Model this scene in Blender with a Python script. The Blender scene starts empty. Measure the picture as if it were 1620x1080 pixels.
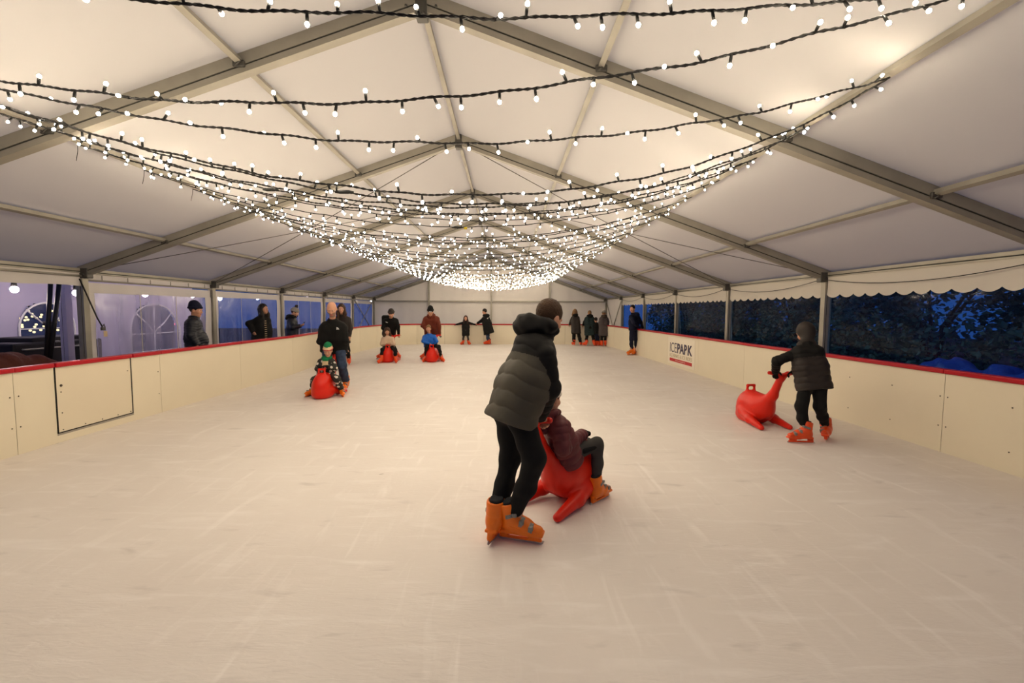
import bpy, bmesh, math, random
import numpy as np
from mathutils import Vector, Matrix

random.seed(7)
RNG = np.random.default_rng(11)
SC = bpy.context.scene
COL = SC.collection

# ------------------------------------------------------------------ helpers
def V3(*a):
    return np.array(a, float)

def nz(v):
    v = np.asarray(v, float)
    return v / (np.linalg.norm(v) + 1e-12)

def lerp(a, b, t):
    return np.asarray(a, float) * (1 - t) + np.asarray(b, float) * t

def frame(fwd, up):
    y = nz(fwd)
    x = nz(np.cross(y, up))
    z = np.cross(x, y)
    return np.array([x, y, z])            # rows: right, forward, up

def empty(name, loc, label=None, cat=None, group=None, parent=None):
    o = bpy.data.objects.new(name, None)
    o.empty_display_size = 0.1
    COL.objects.link(o)
    o.location = loc
    if parent:
        o.parent = parent
    tag(o, label, cat, group)
    return o

def tag(o, label=None, cat=None, group=None, kind=None):
    if label: o['label'] = label
    if cat: o['category'] = cat
    if group: o['group'] = group
    if kind: o['kind'] = kind
    return o

def mesh_data(name, V, F, mats, midx=None, smooth=True):
    me = bpy.data.meshes.new(name)
    me.from_pydata([tuple(v) for v in np.asarray(V, float).tolist()], [], [tuple(f) for f in F])
    for m in (mats if isinstance(mats, (list, tuple)) else [mats]):
        me.materials.append(m)
    if midx is not None:
        me.polygons.foreach_set('material_index', np.asarray(midx, np.int32))
    if smooth:
        me.polygons.foreach_set('use_smooth', np.ones(len(me.polygons), bool))
    me.update()
    return me

def link(name, me, parent=None, loc=(0, 0, 0)):
    o = bpy.data.objects.new(name, me)
    COL.objects.link(o)
    o.location = loc
    if parent:
        o.parent = parent
    return o

class MB:
    """collects boxes, tubes and prisms; builds ONE mesh object"""
    def __init__(s):
        s.V = []; s.F = []; s.m = []; s.sm = []
    def _add(s, V, F, m=0, smooth=False):
        n = len(s.V)
        s.V += [tuple(map(float, v)) for v in V]
        s.F += [tuple(i + n for i in f) for f in F]
        s.m += [m] * len(F); s.sm += [smooth] * len(F)
    def box(s, c, h, M=None, m=0, bev=0.0):
        M = np.eye(3) if M is None else np.asarray(M)
        c = np.asarray(c, float)
        if bev <= 0:
            pts = [c + M.T @ (np.array([x, y, z]) * h) for x in (-1, 1) for y in (-1, 1) for z in (-1, 1)]
            s._add(pts, [(0, 1, 3, 2), (4, 6, 7, 5), (0, 4, 5, 1), (2, 3, 7, 6), (0, 2, 6, 4), (1, 5, 7, 3)], m)
            return
        bm = bmesh.new()
        bmesh.ops.create_cube(bm, size=2)
        for v in bm.verts:
            v.co = Vector((v.co.x * h[0], v.co.y * h[1], v.co.z * h[2]))
        bmesh.ops.bevel(bm, geom=bm.edges[:], offset=bev, segments=2, affect='EDGES', profile=.5)
        bm.verts.index_update()
        s._add([c + M.T @ np.array(v.co) for v in bm.verts], [[v.index for v in f.verts] for f in bm.faces], m)
        bm.free()
    def tube(s, pts, r, n=8, m=0, cap=True, smooth=True):
        pts = [np.asarray(p, float) for p in pts]
        rs = r if isinstance(r, (list, tuple, np.ndarray)) else [r] * len(pts)
        ref = None; V = []; F = []
        for i, p in enumerate(pts):
            d = nz(pts[min(i + 1, len(pts) - 1)] - pts[max(i - 1, 0)])
            if ref is None:
                ref = V3(0, 0, 1) if abs(d[2]) < .9 else V3(1, 0, 0)
            x = nz(np.cross(d, ref)); y = np.cross(x, d); ref = y
            for k in range(n):
                a = 2 * math.pi * k / n
                V.append(p + rs[i] * (x * math.cos(a) + y * math.sin(a)))
        for i in range(len(pts) - 1):
            for k in range(n):
                F.append((i * n + k, i * n + (k + 1) % n, (i + 1) * n + (k + 1) % n, (i + 1) * n + k))
        if cap:
            F.append(tuple(range(n))[::-1]); F.append(tuple((len(pts) - 1) * n + k for k in range(n)))
        s._add(V, F, m, smooth)
    def prism(s, poly, ax, origin, M, depth, m=0):
        """poly: 2-D outline in the local (x,z) plane of M, extruded along local y from 0 to depth"""
        M = np.asarray(M); o = np.asarray(origin, float); n = len(poly)
        V = [o + M.T @ V3(p[0], 0, p[1]) for p in poly] + [o + M.T @ V3(p[0], depth, p[1]) for p in poly]
        F = [tuple(range(n)), tuple(range(2 * n - 1, n - 1, -1))]
        F += [(i, i + n, (i + 1) % n + n, (i + 1) % n) for i in range(n)]
        s._add(V, F, m)
    def grid(s, fn, nu, nv, m=0, smooth=True):
        V = [fn(i / nu, j / nv) for i in range(nu + 1) for j in range(nv + 1)]
        F = [(i * (nv + 1) + j, (i + 1) * (nv + 1) + j, (i + 1) * (nv + 1) + j + 1, i * (nv + 1) + j + 1) for i in range(nu) for j in range(nv)]
        s._add(V, F, m, smooth)
    def build(s, name, mats, parent=None, loc=(0, 0, 0), fixn=True):
        loc = np.asarray(loc, float)
        V = np.asarray(s.V) - loc
        me = mesh_data(name, V, s.F, mats, s.m, False)
        me.polygons.foreach_set('use_smooth', np.asarray(s.sm, bool))
        if fixn:
            bm = bmesh.new(); bm.from_mesh(me)
            bmesh.ops.recalc_face_normals(bm, faces=bm.faces[:])
            bm.to_mesh(me); bm.free()
        return link(name, me, parent, tuple(loc))

# ------------------------------------------------------------------ implicit surfaces
def rc(a, b, ra, rb=None):
    a = np.asarray(a, float); b = np.asarray(b, float); rb = ra if rb is None else rb
    ba = b - a; L2 = ba @ ba + 1e-12
    def f(P):
        t = np.clip(((P - a) @ ba) / L2, 0, 1)
        return np.linalg.norm(P - a - t[:, None] * ba, axis=1) - (ra + (rb - ra) * t)
    f.pts = [(a, ra), (b, rb)]
    return f

def ell(c, r, M=None):
    c = np.asarray(c, float); r = np.asarray(r, float); M = np.eye(3) if M is None else M
    def f(P):
        q = (P - c) @ M.T
        k0 = np.linalg.norm(q / r, axis=1); k1 = np.linalg.norm(q / (r * r), axis=1) + 1e-9
        return np.where(k0 < 1e-6, -r.min(), k0 * (k0 - 1) / k1)
    f.pts = [(c, r.max())]
    return f

def rbox(c, h, M=None, rad=0.005):
    c = np.asarray(c, float); h = np.asarray(h, float); M = np.eye(3) if M is None else M
    def f(P):
        q = np.abs((P - c) @ M.T) - (h - rad)
        return np.linalg.norm(np.maximum(q, 0), axis=1) + np.minimum(q.max(1), 0) - rad
    f.pts = [(c, np.linalg.norm(h))]
    return f

def smin(a, b, k):
    if k <= 0: return np.minimum(a, b)
    h = np.maximum(k - np.abs(a - b), 0) / k
    return np.minimum(a, b) - h * h * k * .25

def smax(a, b, k):
    return -smin(-a, -b, k)

class U:
    def __init__(s): s.ops = []; s.pts = []
    def add(s, f, k=.02):
        s.ops.append(('+', f, k)); s.pts += f.pts; return s
    def sub(s, f, k=.01):
        s.ops.append(('-', f, k)); return s
    def cut(s, p, n, k=0.0):
        p = np.asarray(p, float); n = nz(n)
        s.ops.append(('c', lambda P: (P - p) @ n, k)); return s
    def disp(s, fn):
        s.ops.append(('d', fn, 0)); return s
    def __call__(s, P):
        d = None
        for op, f, k in s.ops:
            if op == '+':
                v = f(P); d = v if d is None else smin(d, v, k)
            elif op == '-': d = smax(d, -f(P), k)
            elif op == 'c': d = smax(d, f(P), k)
            else: d = d - f(P)
        return d

def surface(f, h, pad=.04, pts=None):
    pts = pts or f.pts
    lo = np.min([p - r for p, r in pts], 0) - pad; hi = np.max([p + r for p, r in pts], 0) + pad
    B = 4
    n = np.maximum(np.ceil((hi - lo) / (B * h)).astype(int), 2)
    ax = [lo[i] + (np.arange(n[i]) * B + B / 2) * h for i in range(3)]
    C = np.stack(np.meshgrid(*ax, indexing='ij'), -1).reshape(-1, 3)
    dc = np.concatenate([f(C[i:i + 200000]) for i in range(0, len(C), 200000)]).reshape(n)
    D = dc.repeat(B, 0).repeat(B, 1).repeat(B, 2).astype(np.float32)
    act = np.argwhere(np.abs(dc) < B * h * 1.15 + .012)
    off = np.stack(np.meshgrid(*[np.arange(B)] * 3, indexing='ij'), -1).reshape(-1, 3)
    idx = (act[:, None, :] * B + off[None]).reshape(-1, 3)
    for i in range(0, len(idx), 300000):
        q = idx[i:i + 300000]
        D[q[:, 0], q[:, 1], q[:, 2]] = f(lo + (q + .5) * h)
    S = D < 0
    cnt = np.zeros(np.array(S.shape) - 1, np.int8)
    for dx in (0, 1):
        for dy in (0, 1):
            for dz in (0, 1):
                cnt += S[dx:S.shape[0] - 1 + dx, dy:S.shape[1] - 1 + dy, dz:S.shape[2] - 1 + dz]
    cells = np.argwhere((cnt > 0) & (cnt < 8))
    ids = np.full(cnt.shape, -1, np.int32)
    ids[cells[:, 0], cells[:, 1], cells[:, 2]] = np.arange(len(cells))
    acc = np.zeros((len(cells), 3)); num = np.zeros(len(cells))
    for a in range(3):
        o = [i for i in range(3) if i != a]
        for u in (0, 1):
            for w in (0, 1):
                e = np.zeros(3, int); e[o[0]] = u; e[o[1]] = w
                p0 = cells + e; p1 = p0.copy(); p1[:, a] += 1
                d0 = D[p0[:, 0], p0[:, 1], p0[:, 2]]; d1 = D[p1[:, 0], p1[:, 1], p1[:, 2]]
                m = (d0 < 0) != (d1 < 0)
                t = np.where(m, d0 / np.where(m, d0 - d1, 1), 0)
                pos = p0.astype(float); pos[:, a] += t
                acc[m] += pos[m]; num[m] += 1
    V = lo + (acc / num[:, None] + .5) * h
    F = []
    for a in range(3):
        o1, o2 = (a + 1) % 3, (a + 2) % 3
        sl0 = [slice(None)] * 3; sl1 = [slice(None)] * 3
        sl0[a] = slice(0, -1); sl1[a] = slice(1, None)
        s0 = S[tuple(sl0)]; s1 = S[tuple(sl1)]
        E = np.argwhere(s0 != s1)
        ok = (E[:, o1] > 0) & (E[:, o2] > 0) & (E[:, o1] < S.shape[o1] - 1) & (E[:, o2] < S.shape[o2] - 1)
        E = E[ok]
        fl = s0[E[:, 0], E[:, 1], E[:, 2]]
        q = []
        for (u, w) in ((-1, -1), (0, -1), (0, 0), (-1, 0)):
            c = E.copy(); c[:, o1] += u; c[:, o2] += w
            q.append(ids[c[:, 0], c[:, 1], c[:, 2]])
        Q = np.stack(q, 1)
        Q[~fl] = Q[~fl][:, ::-1]
        F.append(Q)
    F = np.concatenate(F)
    F = F[(F >= 0).all(1)]
    return V, F

def centers(V, F):
    return V[F].mean(1)

def solid(name, f, h, mats, parent=None, loc=(0, 0, 0), matfn=None, pts=None):
    """implicit surface -> one smooth mesh object"""
    V, F = surface(f, h, pts=pts)
    mi = None if matfn is None else matfn(centers(V, F))
    return link(name, mesh_data(name, V, F.tolist(), mats, mi), parent, loc)

# ------------------------------------------------------------------ materials
def mat(name, col, rough=.7, spec=.3, metal=0.0, bump=None, vary=None, emit=None, sheen=0.0, coat=0.0):
    m = bpy.data.materials.new(name); m.use_nodes = True
    nt = m.node_tree; b = nt.nodes['Principled BSDF']
    b.inputs['Base Color'].default_value = (*col, 1)
    b.inputs['Roughness'].default_value = rough
    b.inputs['Specular IOR Level'].default_value = spec
    b.inputs['Metallic'].default_value = metal
    if sheen: b.inputs['Sheen Weight'].default_value = sheen
    if coat: b.inputs['Coat Weight'].default_value = coat
    tc = nt.nodes.new('ShaderNodeTexCoord')
    if vary:
        sc, amt = vary
        n = nt.nodes.new('ShaderNodeTexNoise'); n.inputs['Scale'].default_value = sc; n.inputs['Detail'].default_value = 5
        nt.links.new(tc.outputs['Object'], n.inputs['Vector'])
        r = nt.nodes.new('ShaderNodeValToRGB')
        r.color_ramp.elements[0].position = .3; r.color_ramp.elements[1].position = .7
        r.color_ramp.elements[0].color = (*[c * (1 - amt) for c in col], 1)
        r.color_ramp.elements[1].color = (*[min(1, c * (1 + amt)) for c in col], 1)
        nt.links.new(n.outputs['Fac'], r.inputs['Fac']); nt.links.new(r.outputs['Color'], b.inputs['Base Color'])
    if bump:
        sc, st, dist = bump
        n2 = nt.nodes.new('ShaderNodeTexNoise'); n2.inputs['Scale'].default_value = sc; n2.inputs['Detail'].default_value = 6
        nt.links.new(tc.outputs['Object'], n2.inputs['Vector'])
        bp = nt.nodes.new('ShaderNodeBump'); bp.inputs['Strength'].default_value = st; bp.inputs['Distance'].default_value = dist
        nt.links.new(n2.outputs['Fac'], bp.inputs['Height']); nt.links.new(bp.outputs['Normal'], b.inputs['Normal'])
    if emit:
        b.inputs['Emission Color'].default_value = (*emit[0], 1); b.inputs['Emission Strength'].default_value = emit[1]
    return m

def srgb(r, g, b):
    f = lambda c: (c / 255 / 12.92) if c / 255 <= .04045 else ((c / 255 + .055) / 1.055) ** 2.4
    return (f(r), f(g), f(b))

def fabric_sheet(name, col, trans, thick=.35, bumpscale=1.2, bumpdist=.05):
    """woven PVC sheet: reflects on both sides and lets part of the light through"""
    m = bpy.data.materials.new(name); m.use_nodes = True
    nt = m.node_tree; nt.nodes.clear()
    out = nt.nodes.new('ShaderNodeOutputMaterial')
    d = nt.nodes.new('ShaderNodeBsdfDiffuse'); t = nt.nodes.new('ShaderNodeBsdfTranslucent'); mx = nt.nodes.new('ShaderNodeMixShader')
    d.inputs['Color'].default_value = (*col, 1); t.inputs['Color'].default_value = (*trans, 1)
    mx.inputs['Fac'].default_value = thick
    tc = nt.nodes.new('ShaderNodeTexCoord')
    n = nt.nodes.new('ShaderNodeTexNoise'); n.inputs['Scale'].default_value = bumpscale; n.inputs['Detail'].default_value = 4
    mp = nt.nodes.new('ShaderNodeMapping'); mp.inputs['Scale'].default_value = (1.0, .35, 1.0)
    nt.links.new(tc.outputs['Object'], mp.inputs['Vector']); nt.links.new(mp.outputs['Vector'], n.inputs['Vector'])
    bp = nt.nodes.new('ShaderNodeBump'); bp.inputs['Strength'].default_value = .35; bp.inputs['Distance'].default_value = bumpdist
    nt.links.new(n.outputs['Fac'], bp.inputs['Height'])
    nt.links.new(bp.outputs['Normal'], d.inputs['Normal'])
    nt.links.new(d.outputs[0], mx.inputs[1]); nt.links.new(t.outputs[0], mx.inputs[2]); nt.links.new(mx.outputs[0], out.inputs['Surface'])
    return m

def vinyl(name, clear, tint, haze, rough=.12, gloss=.35, blur=0.0):
    """clear plastic window sheet: mostly see-through, a little milky, glossy"""
    m = bpy.data.materials.new(name); m.use_nodes = True
    nt = m.node_tree; nt.nodes.clear()
    out = nt.nodes.new('ShaderNodeOutputMaterial')
    tr = nt.nodes.new('ShaderNodeBsdfRefraction' if blur else 'ShaderNodeBsdfTransparent')
    if blur: tr.inputs['IOR'].default_value = 1.03; tr.inputs['Roughness'].default_value = blur
    tr.inputs['Color'].default_value = (*clear, 1)
    tl = nt.nodes.new('ShaderNodeBsdfTranslucent'); tl.inputs['Color'].default_value = (*tint, 1)
    df = nt.nodes.new('ShaderNodeBsdfDiffuse'); df.inputs['Color'].default_value = (*tint, 1)
    gl = nt.nodes.new('ShaderNodeBsdfGlossy'); gl.inputs['Roughness'].default_value = rough; gl.inputs['Color'].default_value = (.9, .9, .9, 1)
    fr = nt.nodes.new('ShaderNodeLayerWeight'); fr.inputs['Blend'].default_value = .12
    a = nt.nodes.new('ShaderNodeMixShader'); b = nt.nodes.new('ShaderNodeMixShader'); c = nt.nodes.new('ShaderNodeMixShader')
    a.inputs['Fac'].default_value = .4
    hz = nt.nodes.new('ShaderNodeTexNoise'); hz.inputs['Scale'].default_value = 3.0; hz.inputs['Detail'].default_value = 6
    hm = nt.nodes.new('ShaderNodeMapping'); hm.inputs['Scale'].default_value = (1, 1, .12); ht = nt.nodes.new('ShaderNodeTexCoord')
    nt.links.new(ht.outputs['Object'], hm.inputs['Vector']); nt.links.new(hm.outputs['Vector'], hz.inputs['Vector'])
    hr = nt.nodes.new('ShaderNodeMapRange'); hr.inputs[1].default_value = .35; hr.inputs[2].default_value = .65; hr.inputs[3].default_value = haze * .5; hr.inputs[4].default_value = haze * 1.5
    nt.links.new(hz.outputs['Fac'], hr.inputs[0]); nt.links.new(hr.outputs[0], b.inputs['Fac'])
    n = nt.nodes.new('ShaderNodeTexNoise'); n.inputs['Scale'].default_value = 2.2
    tc = nt.nodes.new('ShaderNodeTexCoord'); bp = nt.nodes.new('ShaderNodeBump'); bp.inputs['Strength'].default_value = .5; bp.inputs['Distance'].default_value = .04
    nt.links.new(tc.outputs['Object'], n.inputs['Vector']); nt.links.new(n.outputs['Fac'], bp.inputs['Height']); nt.links.new(bp.outputs['Normal'], gl.inputs['Normal'])
    nt.links.new(tl.outputs[0], a.inputs[1]); nt.links.new(df.outputs[0], a.inputs[2])
    nt.links.new(tr.outputs[0], b.inputs[1]); nt.links.new(a.outputs[0], b.inputs[2])
    ml = nt.nodes.new('ShaderNodeMath'); ml.operation = 'MULTIPLY'; ml.inputs[1].default_value = gloss; nt.links.new(fr.outputs['Facing'], ml.inputs[0]); nt.links.new(ml.outputs[0], c.inputs['Fac']); nt.links.new(b.outputs[0], c.inputs[1]); nt.links.new(gl.outputs[0], c.inputs[2])
    nt.links.new(c.outputs[0], out.inputs['Surface'])
    return m

M = {}
M['alu'] = mat('aluminium_profile', (.34, .315, .26), .5, .4, .35, vary=(3, .12))
M['alu_dark'] = mat('dark_steel_fitting', (.10, .095, .085), .5, .4, .5)
M['groove'] = mat('profile_groove', (.04, .04, .035), .8)
M['cable'] = mat('steel_cable', (.12, .11, .10), .5, .3, .5)
M['roof'] = fabric_sheet('roof_fabric', (.69, .67, .64), (.62, .62, .72), .22)
M['wall_fabric'] = fabric_sheet('wall_fabric', (.93, .87, .79), (.6, .6, .7), .12, 1.6, .09)
M['valance'] = fabric_sheet('valance_fabric', (.72, .67, .57), (.6, .6, .65), .2, 1.5, .05)
M['outer_fabric'] = fabric_sheet('outer_fabric', (.72, .66, .78), (.5, .5, .68), .4, 1.2, .12)
M['vinyl_clear'] = vinyl('clear_vinyl', (.55, .76, 1.0), (.10, .2, .7), .03, .1, .22)
M['vinyl_blue'] = vinyl('blue_tinted_vinyl', (.62, .74, 1.0), (.34, .42, .85), .16, .2, .8)
M['vinyl_milky'] = vinyl('milky_vinyl', (.88, .87, .96), (.66, .60, .75), .30, .22, .8, .08)
M['board'] = mat('cream_board', (.735, .665, .505), .45, .35, vary=(1.3, .025), bump=(40, .04, .01))
M['gate'] = mat('gate_board', (.725, .645, .485), .45, .35, vary=(1.3, .025))
M['joint'] = mat('panel_joint', (.10, .085, .07), .8)
M['gap'] = mat('gate_gap', (.012, .011, .010), .8)
M['skirt'] = mat('weathered_lower_edge', (.33, .30, .25), .8)
M['cap'] = mat('red_cap_rail', srgb(168, 8, 26), .38, .3)
M['screw'] = mat('dark_screw', (.09, .07, .05), .5, .4, .5)
M['red'] = mat('red_plastic', (.66, .016, .004), .36, .32, bump=(60, .06, .01))
M['orange'] = mat('orange_plastic', srgb(234, 114, 6), .42, .45, bump=(35, .05, .01), vary=(9, .08))
M['orange_red'] = mat('deep_orange_plastic', srgb(222, 72, 14), .42, .45, vary=(9, .08))
M['buckle'] = mat('grey_buckle', (.22, .21, .19), .4, .5, .3)
M['liner'] = mat('dark_liner', (.015, .016, .018), .85)
M['blade'] = mat('steel_blade', (.62, .61, .58), .3, .5, .9)
M['black'] = mat('black_cloth', (.0065, .0062, .0060), .85, .2, bump=(120, .2, .003))
M['blackshell'] = mat('black_shell_fabric', (.0085, .0080, .0075), .7, .15, bump=(45, .25, .004))
M['greyshell'] = mat('dark_grey_shell_fabric', (.064, .057, .042), .7, .22, bump=(45, .25, .004))
M['brownblack'] = mat('brown_black_quilting', (.022, .016, .013), .6, .3, bump=(45, .25, .004))
M['maroon'] = mat('maroon_quilting', (.105, .022, .026), .62, .3, bump=(45, .25, .004))
M['grey_knit'] = mat('grey_knit', (.27, .25, .22), .95, .1, bump=(150, .5, .004))
M['leggings'] = mat('dark_grey_leggings', (.045, .042, .038), .8, .2)
M['white_knit'] = mat('off_white_knit', (.62, .57, .50), .95, .1, bump=(150, .5, .004))
M['green_knit'] = mat('green_knit', (.015, .16, .065), .95, .1, bump=(150, .5, .004))
M['pink_knit'] = mat('pink_knit', (.55, .12, .11), .95, .1, bump=(150, .5, .004))
M['cream_knit'] = mat('cream_knit', (.66, .50, .30), .95, .1, bump=(150, .5, .004))
M['jeans'] = mat('blue_denim', (.030, .045, .085), .85, .2, vary=(14, .3))
M['rust'] = mat('rust_shell_fabric', (.135, .026, .012), .7, .25, bump=(45, .25, .004))
M['blue'] = mat('bright_blue_shell_fabric', (.008, .105, .47), .6, .3, bump=(45, .25, .004))
M['cream'] = mat('cream_fleece', (.58, .43, .31), .95, .1, bump=(110, .4, .004))
M['teal'] = mat('dark_teal_quilting', (.012, .024, .024), .7, .25)
M['mauve'] = mat('grey_mauve_quilting', (.075, .060, .058), .75, .2)
M['navy'] = mat('navy_cloth', (.008, .010, .026), .85, .2)
M['navyshell'] = mat('navy_shell_fabric', (.009, .011, .018), .5, .35)
M['fur'] = mat('dark_fur_trim', (.010, .010, .009), .95, .1, bump=(90, .9, .012))
M['fur_brown'] = mat('grey_brown_fur_trim', (.06, .045, .035), .95, .1, bump=(90, .9, .012))
M['skin'] = mat('skin', (.53, .27, .17), .55, .35, bump=(90, .05, .002))
M['stubble'] = mat('grey_stubble', (.27, .17, .12), .8, .2)
M['lip'] = mat('lip', (.38, .13, .10), .5, .3)
M['hair_brown'] = mat('short_brown_hair', (.050, .024, .010), .7, .25, bump=(110, .8, .008))
M['hair_dark'] = mat('dark_hair', (.012, .008, .006), .6, .3, bump=(80, .7, .008))
M['hair_long'] = mat('long_brown_hair', (.045, .022, .012), .6, .3, bump=(80, .7, .008))
M['hair_red'] = mat('dark_auburn_hair', (.035, .010, .007), .6, .3, bump=(80, .7, .008))
M['hair_sandy'] = mat('sandy_hair', (.20, .11, .05), .7, .25, bump=(80, .7, .008))
M['eye'] = mat('eye_dark', (.01, .008, .007), .2, .5)
M['eye_white'] = mat('eye_white', (.7, .68, .64), .3, .5)
M['white'] = mat('white_print', (.8, .78, .74), .6)
M['phone'] = mat('phone_glass', (.01, .01, .012), .15, .5)
M['hivis'] = mat('red_glove', (.42, .035, .022), .7, .2)
M['bulb'] = mat('lit_bulb', (1, .95, .9), .4, emit=((1.0, .845, .635), 182.0))
M['socket'] = mat('black_bulb_holder', (.010, .010, .009), .6, .3)
M['flex'] = mat('black_cable', (.012, .011, .010), .6, .3)
M['machine'] = mat('dark_painted_metal', (.018, .016, .016), .5, .4, .3)
M['rustheap'] = mat('reddish_brown_cover', (.09, .03, .022), .9, .1, bump=(12, .8, .03))
M['bark'] = mat('bark', (.03, .022, .016), .9, .1)
M['tarp'] = mat('blue_tarpaulin', (.012, .05, .30), .35, .5, bump=(9, .8, .03))
M['ground'] = mat('dark_ground', (.02, .022, .028), .95, .1, vary=(2, .4))

# dotted fabric: white spots printed on near-black cloth
def dotted():
    m = bpy.data.materials.new('spotted_suit_fabric'); m.use_nodes = True
    nt = m.node_tree; b = nt.nodes['Principled BSDF']; b.inputs['Roughness'].default_value = .8
    tc = nt.nodes.new('ShaderNodeTexCoord'); vo = nt.nodes.new('ShaderNodeTexVoronoi'); vo.inputs['Scale'].default_value = 13
    vo.inputs['Randomness'].default_value = .75
    rp = nt.nodes.new('ShaderNodeValToRGB'); rp.color_ramp.interpolation = 'CONSTANT'
    rp.color_ramp.elements[0].color = (.62, .56, .48, 1); rp.color_ramp.elements[1].color = (.017, .016, .013, 1); rp.color_ramp.elements[1].position = .34
    nt.links.new(tc.outputs['Object'], vo.inputs['Vector']); nt.links.new(vo.outputs['Distance'], rp.inputs['Fac']); nt.links.new(rp.outputs['Color'], b.inputs['Base Color'])
    return m
M['dots'] = dotted()

def ice():
    m = bpy.data.materials.new('scratched_ice'); m.use_nodes = True
    nt = m.node_tree; b = nt.nodes['Principled BSDF']; L = nt.links
    tc = nt.nodes.new('ShaderNodeTexCoord')
    def noise(scale, detail, sx=1, sy=1, rot=0, dist=0):
        mp = nt.nodes.new('ShaderNodeMapping'); mp.inputs['Scale'].default_value = (sx, sy, 1); mp.inputs['Rotation'].default_value = (0, 0, rot)
        n = nt.nodes.new('ShaderNodeTexNoise'); n.inputs['Scale'].default_value = scale; n.inputs['Detail'].default_value = detail
        n.inputs['Distortion'].default_value = dist
        L.new(tc.outputs['Object'], mp.inputs['Vector']); L.new(mp.outputs['Vector'], n.inputs['Vector']); return n.outputs['Fac']
    def ramp(x, p0, c0, p1, c1):
        r = nt.nodes.new('ShaderNodeValToRGB'); e = r.color_ramp.elements
        e[0].position = p0; e[0].color = (*c0, 1); e[1].position = p1; e[1].color = (*c1, 1); L.new(x, r.inputs['Fac']); return r.outputs['Color']
    base = ramp(noise(.55, 6), .32, (.71, .655, .60), .68, (.78, .73, .675))
    def over(a, fac_src, p0, p1, col, amt):
        f = ramp(fac_src, p0, (0, 0, 0), p1, (amt, amt, amt))
        mx = nt.nodes.new('ShaderNodeMix'); mx.data_type = 'RGBA'; L.new(f, mx.inputs[0]); L.new(a, mx.inputs[6]); mx.inputs[7].default_value = (*col, 1)
        return mx.outputs[2]
    c = over(base, noise(1.6, 8, 1, 5, .5, .6), .55, .74, (.86, .82, .775), .6)
    c = over(c, noise(1.3, 8, 6, 1, -.35, .8), .57, .75, (.88, .84, .79), .55)
    c = over(c, noise(3.1, 9, 1, 7, 1.1, 2.5), .60, .74, (.86, .83, .79), .22)
    c = over(c, noise(2.3, 9, 5, 1, .3, 2.8), .61, .76, (.86, .83, .79), .22)
    c = over(c, noise(2.4, 7, 1, 3, .2, .4), .62, .76, (.50, .45, .41), .5)
    c = over(c, noise(5.0, 2, 1, 1, .3, 0), .765, .80, (.14, .11, .08), .5)
    L.new(c, b.inputs['Base Color'])
    rr = ramp(noise(3, 5), .3, (.42, .42, .42), .7, (.62, .62, .62)); L.new(rr, b.inputs['Roughness'])
    b.inputs['Specular IOR Level'].default_value = .3
    bp = nt.nodes.new('ShaderNodeBump'); bp.inputs['Strength'].default_value = .25; bp.inputs['Distance'].default_value = .01
    L.new(noise(9, 9, 1, 4, .9, 1), bp.inputs['Height']); L.new(bp.outputs['Normal'], b.inputs['Normal'])
    return m
M['ice'] = ice()

# leaf material of the dark hedge
M['leaf'] = mat('dark_leaves', (.035, .085, .075), .55, .3, vary=(3, .5))
# ------------------------------------------------------------------ the tent
CX, HALF, ZE, ZA = -.79, 6.48, 2.27, 4.53
XL, XR = CX - HALF, CX + HALF
SL = (ZA - ZE) / HALF
BAY = 3.48
FY = {k: 1.04 + BAY * k for k in range(-1, 8)}
ORD = ['', 'first', 'second', 'third', 'fourth', 'fifth', 'sixth', 'seventh']
def roofz(x): return ZA - SL * abs(x - CX)

mb = MB(); mb.box((0, 11, -.05), (30, 30, .05)); tag(mb.build('ground_outside', M['ground']), kind='structure').location.z = -.06
def rink_outline():
    return [(-5.47, -2.3), (-5.47, .82), (-5.47, 2.97), (-5.47, 5.115), (-5.46, 7.26), (-5.44, 9.42), (-5.38, 11.6), (-5.56, 13.75), (-5.68, 15.9), (-5.70, 18.05),
            (-5.58, 19.95), (-5.15, 21.15), (-4.2, 21.85), (-2.9, 22.06), (-1.0, 22.1), (1.05, 22.1), (2.95, 22.08), (4.1, 21.95), (4.68, 21.35), (4.88, 20.2),
            (4.93, 18.1), (4.965, 16.0), (5.0, 13.85), (5.04, 11.7), (5.075, 9.5), (5.12, 7.33), (5.16, 5.2), (5.2, 3.05), (5.22, .9), (5.24, -2.3)]
RO = rink_outline()
bm = bmesh.new(); vs = [bm.verts.new((x, y, 0)) for x, y in RO]; f = bm.faces.new(vs); bmesh.ops.solidify
me = bpy.data.meshes.new('floor')
bm.normal_update()
if f.normal.z < 0: f.normal_flip()
r = bmesh.ops.extrude_face_region(bm, geom=[f])
for v in [g for g in r['geom'] if isinstance(g, bmesh.types.BMVert)]: v.co.z = -.05
bmesh.ops.recalc_face_normals(bm, faces=bm.faces[:]); bm.to_mesh(me); bm.free(); me.materials.append(M['ice'])
tag(link('floor', me), 'pale scratched sheet of rink ice', kind='structure')

# roof sheet, one continuous skin with a slight belly between the frames
mb = MB()
for side in (-1, 1):
    def roof(u, v, side=side):
        y = FY[-1] + u * (FY[7] + .15 - FY[-1]); rel = v * (HALF + .08)
        fu = ((y - FY[-1]) / BAY) % 1.0
        sag = .03 * math.sin(math.pi * fu) ** 2 * math.sin(math.pi * min(1, v)) ** .7
        return (CX + side * rel, y, ZA + .10 - SL * rel - sag)
    mb.grid(roof, 64, 24)
tag(mb.build('ceiling', M['roof'], fixn=False), 'white tent roof fabric', kind='structure')

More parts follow.
